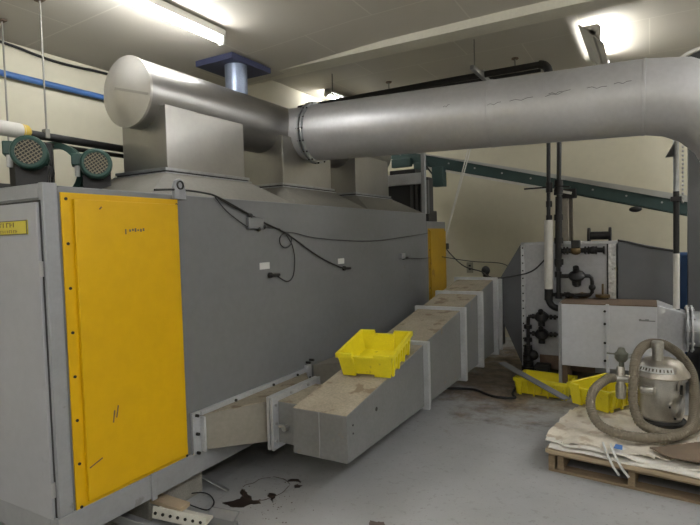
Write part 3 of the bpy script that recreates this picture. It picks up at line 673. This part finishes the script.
MB().hexa([(-.285,6.0,.14),(.235,6.08,.50),(.235,6.8,.50),(-.285,6.85,.14),(-.285,6.0,1.495),(.235,6.08,1.375),(.235,6.8,1.375),(-.285,6.85,1.495)]).build('outlet_reducer', 'reducer', bu, .003)
MB().tube([(-.285,5.995,1.508),(-.2,6.0,1.49),(.0,6.04,1.43),(.235,6.075,1.388)], .011, 8).build('edge_seal', 'dark', bu)
pb2 = MB().cyl((-.55,6.1,1.56), (-.37,6.1,1.56), .042, n=14).build('flanged_spool', 'iron', bu)
for x in (-.56, -.36): MB().cyl((x-.012,6.1,1.56), (x+.012,6.1,1.56), .085, n=18).build('spool_flange', 'iron', pb2)
for x in (-1.15, -.40):
    for y in (6.05, 6.7): MB().box(x-.04, x+.04, y, y+.08, 0, .14).build('leg', 'rust', bu)
MB().box(-1.05,-.5,5.99,6.02,.13,.28).build('rusty_skirt', 'rust', bu)

# white box in front of the burner
wb = thing('combustion_air_box', 'pale enamelled combustion air box with bolted panel, behind the yellow crates', 'air box', (-.37, 5.7, 0))
MB().box(-.775, .055, 5.50, 5.96, .30, .905).build('casing', 'whitebox', wb, .004)
MB().box(-.775, .055, 5.50, 5.97, .905, .915).build('dusty_lid', 'rust', wb)
MB().box(-.785, -.755, 5.485, 5.505, .10, .915).build('corner_angle', 'frame', wb, .002)
MB().box(-.365, -.335, 5.485, 5.505, .12, .915).build('joint_strip', 'whitebox', wb, .002)
for z in (.38, .55, .73, .85): MB().cyl((-.372,5.478,z), (-.372,5.49,z), .012, n=8).build('bolt', 'bolt', wb)
b = MB()
for k, (x, w, h) in enumerate(((-.12,.02,.02), (-.10,.03,.014), (-.07,.03,.02), (-.04,.05,.01))): b.box(x+.03, x+.03+w, 5.4985, 5.5005, .77, .77+h)
b.build('pencil_mark', 'grey_bar', wb)
MB().hexa([(.055,5.50,.31),(.285,5.60,.50),(.285,5.86,.50),(.055,5.96,.31),(.055,5.50,.92),(.285,5.60,.84),(.285,5.86,.84),(.055,5.96,.92)]).build('outlet_taper', 'burner', wb, .003)
for xa in (.285, .32): MB().ringlathe([(.15,0),(.215,0),(.215,.016),(.15,.016)], (xa,5.72,.69), (1,0,0), 36).build('round_flange', 'flange', wb, .002)
MB().cyl((.28,5.72,.69), (2.2,5.72,.69), .16, n=36).build('round_duct', 'galv', wb)
for k in range(10):
    a = 2*PI*k/10; MB().cyl((.275,5.72+.19*math.cos(a),.69+.19*math.sin(a)), (.35,5.72+.19*math.cos(a),.69+.19*math.sin(a)), .011, n=6).build('flange_bolt', 'bright_bolt', wb)
for x in (-.74, .02):
    for y in (5.53, 5.88): MB().box(x-.025, x+.025, y, y+.05, 0, .31).build('leg', 'rust', wb)
b = MB(); b.ball((-.60,5.90,.95), .06, (1.2,1,.5)); b.cyl((-.42,5.93,.95), (-.42,5.93,1.07), .01, n=8); b.cyl((-.42,5.93,.93), (-.42,5.93,.96), .07, n=14); b.bar((-.75,5.90,.93), (-.60,5.90,.97), .04, .03)
b.build('damper_linkage', 'brass', wb)
o = MB().cyl((1.9,5.72,0), (1.9,5.72,.535), .08, n=16).build('duct_stand', 'post'); tag(o, 'dark round stand under the galvanised duct at the far right', 'stand')

o = MB().box(.262, .60, 6.75, 7.05, 0, 1.345).build('blue_cabinet', 'blue_col', None, .03); tag(o, 'tall blue cabinet mostly hidden behind the grey post at the right', 'cabinet')
o = MB().box(.345, .455, 6.56, 6.67, 0, 3.1).build('steel_post', 'post', None, .004); o.location.y = 0; tag(o, 'dark grey square post in front of the conveyor at the right edge of the picture', 'post')
o = MB().box(.5, .9, 6.0, 6.7, 0, .62).build('dark_cabinet', 'blue_col', None, .01); tag(o, 'dark blue cabinet low behind the vacuum at the right edge', 'cabinet')

# ------------------------------------------------------------------ conveyor behind
cv = thing('belt_conveyor', 'dark green inclined belt conveyor crossing the back wall', 'conveyor', (-.9, 7.3, 0))
c0, c1 = V((-3.42, 7.2, 2.885)), V((1.3, 7.2, 1.615))
cd = (c1-c0).normalized(); up = V((-cd.z, 0, cd.x))
MB().bar(c0-up*.02, c1-up*.02, .035, .155).build('side_channel', 'conv', cv, .003)
MB().bar(c0+V((0,.45,0))-up*.02, c1+V((0,.45,0))-up*.02, .035, .155).build('side_channel', 'conv', cv, .003)
MB().bar(c0+V((0,.22,0))+up*.045, c1+V((0,.22,0))+up*.045, .40, .02).build('belt', 'black', cv)
MB().hexa([c0+cd*1.2+V((0,-.03,0))+up*.06, c1+V((0,-.03,0))+up*.06, c1+V((0,.0,0))+up*.06, c0+cd*1.2+up*.06, c0+cd*1.2+V((0,-.03,0))+up*.075, c1+V((0,-.03,0))+up*.13, c1+up*.13, c0+cd*1.2+up*.075]).build('side_guard', 'conv_guard', cv)
MB().bar(c0+cd*.3+V((0,-.028,0))+up*.055, c1+V((0,-.028,0))+up*.055, .012, .02).build('edge_strip', 'conv_guard', cv)
b = MB()
for k in range(12):
    c = c0 + cd*(.25+.38*k) + V((0,-.015,0)) - up*.01; MB().cyl(c, c+V((0,-.012,0)), .012, n=8).build('bolt', 'bright_bolt', cv)
MB().bar(V((-2.75,7.14,2.575)), V((-.85,7.14,2.09)), .032, .032).build('return_rail', 'insul', cv)
MB().box(-2.635, -2.475, 7.0, 7.16, 2.29, 2.56).build('drive_box', 'conv', cv, .006)
MB().cyl((-2.78,7.1,2.63), (-2.62,7.1,2.42), .012, n=8).build('conduit', 'black', cv)
MB().cyl(c0+V((.06,.02,-.02)), c0+V((.06,.43,-.02)), .075, n=18).build('head_drum', 'iron', cv)
b = MB(); b.box(-3.30,-3.0,7.12,7.2,2.62,2.74); b.box(-2.95,-2.75,7.12,7.2,2.55,2.66); b.build('head_bracket', 'conv', cv, .006)
MB().box(-.985, -.895, 7.16, 7.24, 0, 2.13).build('leg', 'plenum', cv)
MB().box(-.985, -.895, 7.58, 7.66, 0, 2.13).build('leg', 'plenum', cv)
MB().cyl((1.0,7.2,0), (1.0,7.2,1.58), .04, n=12).build('leg', 'post', cv)
MB().cyl((1.0,7.62,0), (1.0,7.62,1.58), .04, n=12).build('leg', 'post', cv)
MB().bar((-3.30,7.3,2.75), (-3.30,7.3,3.65), .03, .03, (0,1,0)).build('drop_hanger', 'rod', cv)
MB().box(-1.02,-.80,7.15,7.25,2.03,2.15).build('leg_bracket', 'iron', cv, .006)
b = MB(); b.ball((-.15,7.17,1.855), .05, (1.4,1,.7)); b.build('tension_block', 'iron', cv)

# cables from the oven end to the back wall
t = thing('drop_cable', 'pale twin cable slanting down from the ceiling to the oven corner', 'cable', (-2.4, 6.9, 1.4))
for dx in (0, .06): MB().cyl((-1.82+dx,6.9,3.65), (-2.452,6.9,1.46), .009, n=6).build('strand', 'insul', t)
MB().box(-2.51,-2.385,6.86,6.95,1.42,1.50).build('plug_box', 'black', t, .008)
MB().tube(spline([(-2.44,6.9,1.47),(-2.455,6.9,1.40),(-2.44,6.9,1.31)], 6), .012, 6).build('tail', 'black', t)
o = MB().tube(spline([(-2.41,6.88,1.44),(-2.34,6.86,1.36),(-2.12,6.75,1.20),(-1.85,6.6,1.14),(-1.66,6.2,1.115),(-1.50,5.95,1.115),(-1.3,5.92,1.14),(-1.1,5.90,1.20),(-.95,5.86,1.34),(-.88,5.83,1.42)], 10), .008, 6).build('power_cable', 'wire'); tag(o, 'thin black cable drooping from the oven corner across to the burner pipes', 'cable')
o = MB().tube(spline([(-2.392,6.6,1.335),(-2.1,7.0,1.25),(-1.75,7.3,1.2),(-1.4,6.5,1.115)], 10), .006, 6).build('thin_cable', 'wire'); tag(o, 'thin horizontal black cable strung behind the rectangular duct', 'cable')
t = thing('wall_outlet', 'small ivory socket plate on the back wall above the duct', 'socket', (-2.51, 8.29, 1.1))
MB().box(-2.56,-2.455,8.285,8.302,1.0,1.17).build('plate', 'plastic', t, .004)
for z in (1.06, 1.115): MB().box(-2.525,-2.49,8.281,8.287,z-.014,z+.014).build('socket', 'bolt', t)
b = MB(); b.ball((-1.80,6.62,1.15), .055, (1,.8,1.1)); b.cyl((-1.80,6.62,1.10), (-1.80,6.62,1.04), .04, .02, n=10)
o = b.build('cable_plug', 'black'); tag(o, 'round black plug hanging on the cable over the duct end', 'plug')

# dark round vent at the top right
t = thing('round_vent', 'dark round vent with a pale rim at the top right corner', 'vent', (.40, 5.05, 2.70))
MB().ringlathe([(.31,0),(.335,0),(.335,.03),(.31,.03)], (.40, 5.05, 2.70), (0,-1,.1), 40).build('rim', 'insul', t)
MB().lathe([(.312,0),(.30,-.25),(.25,-.4)], (.40, 5.05, 2.70), (0,-1,.1), 40).build('bowl', 'dark', t)
MB().cyl((.40,5.35,2.67), (XR,5.35,2.67), .14, n=24).build('branch_pipe', 'post', t)

# ------------------------------------------------------------------ pallet and sacks
PO = V((-.60, 3.69, 0)); pa = math.radians(-6.5); PU = V((math.cos(pa), math.sin(pa), 0)); PV = V((-math.sin(pa), math.cos(pa), 0))
def P(u, v, z): return PO + PU*u + PV*v + V((0,0,z))
pal = thing('wooden_pallet', 'weathered wooden pallet on the floor under flattened paper sacks', 'pallet', P(.5, .5, 0))
def pbox(u0, u1, v0, v1, z0, z1): return MB().hexa([P(u0,v0,z0),P(u1,v0,z0),P(u1,v1,z0),P(u0,v1,z0),P(u0,v0,z1),P(u1,v0,z1),P(u1,v1,z1),P(u0,v1,z1)])
for u in (0, .48, 1.0): pbox(u, u+.04, .0, 1.2, .018, .108).build('stringer', 'wood', pal, .003)
for v in (0, .55, 1.10): pbox(0, 1.04, v, v+.10, 0, .018).build('bottom_board', 'wood', pal, .002)
for k in range(8): pbox(0, 1.04, .005+.156*k, .105+.156*k, .108, .126).build('deck_board', 'wood', pal, .002)
pbox(.055, .095, .01, 1.19, .018, .108).build('stringer', 'wood', pal, .003)

def sheet(outline, z, th, m, amp, freq, seed, name='flattened_sack', hump=0.):
    """a crumpled sheet: outline (u, v) polygon, gridded, displaced by noise and given thickness"""
    bm = bmesh.new(); us = [p[0] for p in outline]; vs = [p[1] for p in outline]
    n = 44; u0, u1, v0, v1 = min(us), max(us), min(vs), max(vs); top = {}; 
    def inside(u, v):
        c = False; k = len(outline)
        for i in range(k):
            (a, b_), (c_, d) = outline[i], outline[i-1]
            if (b_ > v) != (d > v) and u < (c_-a)*(v-b_)/(d-b_)+a: c = not c
        return c
    cells = [(i, j) for i in range(n) for j in range(n) if inside(u0+(u1-u0)*(i+.5)/n, v0+(v1-v0)*(j+.5)/n)]
    def vert(i, j, lay):
        key = (i, j, lay)
        if key not in top:
            u = u0+(u1-u0)*i/n; v = v0+(v1-v0)*j/n
            q = V((u*freq, v*freq, seed*3.7)); d = noise.noise(q) + .5*noise.noise(q*2.3) + .35*abs(noise.noise(q*4.1))
            e = hump*math.exp(-((u-.3)**2+(v-.5)**2)/.12)
            w = .012*noise.noise(V((u*9, v*9, seed)))
            top[key] = bm.verts.new(P(u+w, v+w, z + max(d*amp, -amp*.5) + amp*.5 + e + (th if lay else 0)))
        return top[key]
    cs = set(cells)
    for i, j in cells:
        for lay in (0, 1): bm.faces.new([vert(i,j,lay), vert(i+1,j,lay), vert(i+1,j+1,lay), vert(i,j+1,lay)])
        for di, dj, a, c in ((0,-1,(0,0),(1,0)), (1,0,(1,0),(1,1)), (0,1,(1,1),(0,1)), (-1,0,(0,1),(0,0))):
            if (i+di, j+dj) not in cs:
                bm.faces.new([vert(i+a[0],j+a[1],0), vert(i+c[0],j+c[1],0), vert(i+c[0],j+c[1],1), vert(i+a[0],j+a[1],1)])
    mb = MB(); mb.bm.free(); mb.bm = bm
    return mb.build(name, m)
o = sheet([(-.015,-.015),(1.06,-.02),(1.06,1.2),(0,1.2)], .127, .024, 'card', .003, 3, 1, 'cardboard_sheet'); tag(o, 'tan cardboard sheet lying directly on the pallet boards', 'cardboard')
o = sheet([(.0,.0),(.55,-.012),(1.05,.0),(1.05,1.0),(.05,1.12),(-.02,.40)], .153, .009, 'white_sack', .016, 4, 2); tag(o, 'white flattened sack lowest in the stack, lying on the cardboard', 'paper sack', 'flattened paper sacks on the pallet')
o = sheet([(-.02,.03),(.62,.015),(1.0,.05),(1.0,1.0),(.05,1.1),(-.03,.5)], .172, .008, 'white_sack', .018, 6, 3); tag(o, 'white flattened sack in the middle of the stack, crumpled edge showing', 'paper sack', 'flattened paper sacks on the pallet')
o = sheet([(-.03,.10),(.10,.05),(.48,.045),(.70,.10),(.82,.20),(.82,.95),(.30,1.05),(.03,1.0),(-.03,.7),(-.035,.45)], .190, .008, 'sack', .021, 6, 4, hump=.0); tag(o, 'dirty beige flattened sack topmost on the pallet, left of the vacuum', 'paper sack', 'flattened paper sacks on the pallet')
o = sheet([(.70,.03),(1.0,.06),(1.04,.35),(.84,.40),(.58,.13)], .229, .006, 'brown_sheet', .004, 3, 5, 'brown_board'); tag(o, 'flat brown board in front of the vacuum hose on the sacks', 'board')
t = thing('plastic_strap', 'pair of white plastic straps hanging over the pallet front with a blue tag', 'strap', P(.42, 0, .2))
for k, (u, du) in enumerate(((.375, .06), (.42, .07))):
    MB().tube([P(u-.05,.08,.23),P(u-.02,.0,.215),P(u,-.03,.19),P(u+du*.5,-.035,.13),P(u+du,-.03,.085)], .008, 6).build('strap', 'label', t)
MB().hexa([P(.395,.035,.224),P(.445,.035,.224),P(.44,.075,.236),P(.40,.075,.236),P(.395,.035,.228),P(.445,.035,.228),P(.44,.075,.24),P(.40,.075,.24)]).build('tag', 'blue_label', t)

# ------------------------------------------------------------------ vacuum
vx, vy, vz = .065, 4.32, .222
vc = thing('drum_vacuum', 'dented steel drum vacuum standing on the pallet sacks', 'vacuum', (vx, vy, vz))
MB().lathe([(.118,0),(.128,.01),(.130,.05),(.145,.10),(.150,.24),(.150,.335)], (vx,vy,vz), (0,0,1), 40).build('tank', 'vac', vc)
MB().ringlathe([(.147,.325),(.163,.325),(.165,.345),(.147,.345)], (vx,vy,vz), (0,0,1), 40).build('rim', 'vac', vc)
MB().lathe([(.176,.348),(.180,.355),(.176,.375),(.155,.405),(.135,.44),(.105,.462),(.05,.474),(.004,.476)], (vx,vy,vz), (0,0,1), 40).build('lid', 'vac_lid', vc)
MB().lathe([(.035,.465),(.035,.545),(.04,.545),(.04,.59),(.03,.60)], (vx-.02,vy-.05,vz), (0,0,1), 18).build('hose_port', 'vac', vc)
MB().lathe([(.15,-.02),(.158,.0),(.158,.035),(.13,.045)], (vx,vy,vz), (0,0,1), 32).build('base_ring', 'black', vc)
rings = []
for z, r in ((.392, .1675), (.430, .1440)):
    rings.append([V((vx+(r)*math.cos(a), vy+(r)*math.sin(a), vz+z)) for a in [math.radians(-150+8*k) for k in range(12)]])
b = MB()
for k in range(11):
    p = [rings[0][k], rings[0][k+1], rings[1][k+1], rings[1][k]]; c = V((vx, vy, vz+.2)); nn = (p[1]-p[0]).cross(p[3]-p[0]).normalized()
    b.hexa(p + [q + (nn if nn.dot(p[0]-c) > 0 else -nn)*.003 for q in p])
lbp = b.build('lid_label', 'label', vc)
b = MB()
for k in range(1, 11):
    a = math.radians(-150+8*k+2); b.bar((vx+.1645*math.cos(a),vy+.1645*math.sin(a),vz+.402), (vx+.155*math.cos(a),vy+.155*math.sin(a),vz+.420), .010 if k % 2 else .006, .004, (math.cos(a),math.sin(a),.6))
b.build('lettering', 'ink', lbp)
for a in (-48, 100, 190):
    a = math.radians(a); c = V((vx+.165*math.cos(a), vy+.165*math.sin(a), vz)); d = V((math.cos(a), math.sin(a), 0)); 
    lt = MB().bar(c+V((0,0,.27)), c+V((0,0,.36)), .03, .014, d).build('latch', 'vac_lid', vc, .003)
    MB().bar(c+d*.012+V((0,0,.255)), c+d*.016+V((0,0,.32)), .014, .008, d).build('latch_lever', 'bolt', lt)
MB().box(vx-.135, vx-.03, vy-.157, vy-.10, vz+.235, vz+.295).build('inlet_boss', 'vac', vc, .02)
b = MB()
for a, z in ((-70, .16), (-55, .08)): a = math.radians(a); b.ball((vx+.146*math.cos(a), vy+.146*math.sin(a), vz+z), .008)
b.build('rivet', 'bolt', vc)
# venturi head beside the tank
ex, ey = -.185, 4.22
vh = MB().lathe([(.030,.40-.02),(.034,.385),(.036,.47),(.028,.485),(.028,.60),(.022,.61)], (ex,ey,.02), (0,0,1), 20).build('ejector', 'vac', vc)
MB().cyl((ex-.055,ey-.01,.545), (ex+.06,ey,.545), .03, n=16).build('ejector_tee', 'vac', vh)
MB().cyl((ex+.02,ey,.545), (vx-.12,vy-.03,.545), .024, n=14).build('ejector_neck', 'vac_lid', vh)
MB().lathe([(.018,.60),(.018,.66),(.03,.668),(.045,.69),(.045,.725),(.03,.74),(.02,.765)], (ex+.005,ey,0), (0,0,1), 10).build('air_valve', 'valve', vh)
MB().bar((ex-.09,ey-.01,.722), (ex+.0,ey-.01,.718), .012, .010).build('valve_lever', 'valve', vh)
MB().tube(spline([(ex+.04,ey,.70),(ex+.09,ey,.715),(ex+.10,ey,.66),(ex+.07,ey,.61),(ex+.10,ey+.02,.58)], 8), .014, 8).build('braided_line', 'galv', vh)
hp = [(ex-.05,ey-.02,.545),(-.27,4.12,.552),(-.345,4.02,.49),(-.36,3.95,.39),(-.30,3.88,.30),(-.17,3.85,.262),(0,3.86,.262),(.14,3.92,.275),(.235,4.05,.32),(.262,4.25,.43),(.262,4.42,.56),(.21,4.50,.66),(.14,4.46,.735),(.06,4.40,.782),(-.03,4.28,.785),(-.085,4.14,.72),(-.10,4.06,.58),(-.10,4.02,.43),(-.06,3.96,.325),(.03,3.925,.29),(.13,3.99,.262),(.23,4.13,.262),(.31,4.32,.262)]
hs = spline(hp, 10); ds = [0]
for a, c in zip(hs, hs[1:]): ds.append(ds[-1]+(c-a).length)
tot = ds[-1]; N_ = int(tot/.0042); out = []; j = 0
for k in range(N_+1):
    s = tot*k/N_
    while j < len(ds)-2 and ds[j+1] < s: j += 1
    f = (s-ds[j])/max(ds[j+1]-ds[j], 1e-6); out.append(hs[j].lerp(hs[j+1], f))
MB().tube(out, lambda i: .0325 if (i//2) % 2 else .0295, 14).build('hose', 'hose', vc, label='tan corrugated hose looped round the tank')

# leaning grey bar over the far crate, floor cable
o = MB().bar((-1.36, 5.56, .255), (-.66, 5.05, .10), .085, .012).build('flat_bar', 'grey_bar', None, .002); o.location = (0,0,0); tag(o, 'long flat grey bar leaning across the far yellow crate', 'bar')
o = MB().tube(spline([(-1.9,5.2,.012),(-1.6,5.3,.012),(-1.35,5.15,.012),(-1.15,5.18,.012),(-1.2,5.35,.012),(-1.22,5.9,.012)], 10), .012, 8).build('floor_cable', 'wire'); tag(o, 'black cable lying on the dirty floor behind the rectangular duct', 'cable')

# ------------------------------------------------------------------ scrap at the lower left
def scrap(name, mb, m, label, cat, bev=.002): return tag(mb.build(name, m, None, bev), label, cat)
b = MB(); b.bar((-2.43,1.99,.10), (-2.13,2.09,.055), .10, .012); b.bar((-2.405,1.94,.115), (-2.105,2.04,.075), .008, .07)
o = scrap('scrap_channel', b, 'white_metal', 'white perforated metal channel on the floor beside the oven', 'scrap metal')
for k in range(7):
    c = V((-2.385+.042*k, 1.942+.0145*k, .112-.0055*k)); MB().cyl(c+V((.001,-.006,0)), c+V((-.003,.01,0)), .009, n=8).build('hole', 'bolt', o)
scrap('timber_offcut', MB().bar((-2.70,2.03,.14), (-2.30,2.075,.10), .085, .025), 'card', 'tan timber offcut lying under the oven rail behind the white channel', 'timber')
b = MB(); b.bar((-2.80,1.87,.075), (-2.22,1.91,.045), .08, .014); b.bar((-2.80,1.83,.09), (-2.22,1.87,.06), .01, .05)
scrap('metal_angle', b, 'frame', 'long pale grey metal angle sticking out from under the oven', 'scrap metal')
b = MB(); b.box(-2.23,-2.02,2.03,2.20,.0,.03); b.hexa([(-2.22,2.16,.03),(-2.04,2.18,.03),(-2.04,2.20,.03),(-2.22,2.18,.03),(-2.21,2.19,.07),(-2.03,2.22,.07),(-2.03,2.23,.07),(-2.21,2.2,.07)])
scrap('metal_tray', b, 'grey_bar', 'small grey sheet-metal piece on the floor at the stain edge', 'scrap metal')
scrap('metal_strip', MB().bar((-2.66,2.38,.16), (-2.36,2.49,.006), .03, .006), 'galv', 'thin steel strip slanting down past the concrete block', 'scrap metal')
o = MB().tube(spline([(-2.60,2.25,.02),(-2.45,2.36,.03),(-2.33,2.33,.015),(-2.30,2.24,.01),(-2.4,2.17,.06)], 8), .004, 6).build('wire_loop', 'wire'); tag(o, 'thin dark wire loop on the floor by the concrete block', 'wire')
scrap('floor_plate', MB().box(-2.95,-2.55,1.75,1.86,.0,.04), 'white_metal', 'pale plate on the floor under the near oven corner', 'plate')

# stains
def blot(pts, m, label, z=.0015):
    q = [p + V((noise.noise(p*31), noise.noise(p*31+V((7,0,0))), 0))*.018 for p in spline([(x, y, 0) for x, y in pts], 8, closed=True)]; b = MB()
    b.prism([p + V((0,0,.0004)) for p in q], (0,0,z)); return tag(b.build('floor_stain', m), label, 'stain', 'brown stains on the grey floor')
def F(cx, cy, rx, ry, n, jag, seed, rot=0):
    rnd = random.Random(seed); out = []
    for k in range(n):
        a = 2*PI*k/n; r = 1 + rnd.uniform(-jag, jag); x, y = rx*r*math.cos(a), ry*r*math.sin(a)
        out.append((cx+x*math.cos(rot)-y*math.sin(rot), cy+x*math.sin(rot)+y*math.cos(rot)))
    return out
blot([(-2.285,2.37),(-2.235,2.345),(-2.165,2.36),(-2.115,2.41),(-2.085,2.47),(-2.14,2.475),(-2.19,2.50),(-2.245,2.535),(-2.30,2.555),(-2.285,2.515),(-2.225,2.475),(-2.245,2.42)], 'stain', 'large dark wet stain on the floor by the scrap metal')
blot(F(-2.065, 2.56, .03, .05, 9, .35, 3, .6), 'stain', 'small dark stain right of the large wet stain')
blot(F(-2.06, 2.80, .045, .022, 8, .3, 5, .3), 'stain', 'dark blot beyond the ring stain')
blot(F(-2.00, 2.745, .025, .025, 8, .3, 8), 'stain', 'tiny dark blot nearest the box end of the duct')
b = MB(); ring = []
for k in range(40):
    a = 2*PI*k/40; ring.append(V((-2.17+.135*math.cos(a), 2.63+.16*math.sin(a), .0012)) + V((noise.noise(V((math.cos(a)*2, math.sin(a)*2, 1)))*.03, noise.noise(V((math.cos(a)*2, math.sin(a)*2, 5)))*.03, 0)))
for k in range(40):
    p, q = ring[k], ring[(k+1) % 40]; w = .004+.004*abs(noise.noise(p*20))
    if k % 9 != 4: b.bar(p, q, w, .0016)
tag(b.build('floor_stain', 'stain_ring'), 'thin brown ring stain behind the large wet stain', 'stain', 'brown stains on the grey floor')
blot(F(-1.33, 2.555, .05, .04, 10, .25, 11), 'stain_ring', 'round brown stain at the bottom edge of the picture')
rnd = random.Random(4)
b = MB()
for k in range(46):
    x, y = -2.02+rnd.gauss(0, .13), 2.45+rnd.gauss(0, .12); r = rnd.uniform(.002, .007)
    b.lathe([(r, .0004), (r*.8, .0016)], (x, y, 0), (0,0,1), 7)
o = b.build('spatter', 'stain_ring'); o['kind'] = 'stuff'; tag(o, 'brown spatter specks on the floor right of the stain', 'spatter')

# ------------------------------------------------------------------ camera, world, view
cam = bpy.data.cameras.new('camera'); co = bpy.data.objects.new('camera', cam); C.objects.link(co)
cam.sensor_fit = 'HORIZONTAL'; cam.sensor_width = 36; cam.lens = 36*529/700; cam.clip_start = .05
X = V((.87, -.002, -.493)); 
f = 529.; d = V((676-350, 12000-262.5, f)).normalized(); vy_ = V((300, 231-262.5, f)); Yc = (vy_ - d*vy_.dot(d)).normalized(); Zc = -d; Xc = Yc.cross(Zc)
# rows of R map camera axes (x right, y down, z forward) to the room's axes
Rm = Matrix((Xc, Yc, Zc)) @ Matrix(((1,0,0),(0,-1,0),(0,0,-1)))
co.matrix_world = Matrix.Translation((0,0,1.6)) @ Rm.to_4x4()
bpy.context.scene.camera = co
w = bpy.data.worlds.new('world'); bpy.context.scene.world = w; w.use_nodes = True
w.node_tree.nodes['Background'].inputs[0].default_value = (.5, .5, .5, 1); w.node_tree.nodes['Background'].inputs[1].default_value = .1
vs = bpy.context.scene.view_settings
vs.view_transform = 'Standard'; vs.look = 'None'; vs.gamma = 1; vs.use_curve_mapping = False; vs.exposure = 1.13
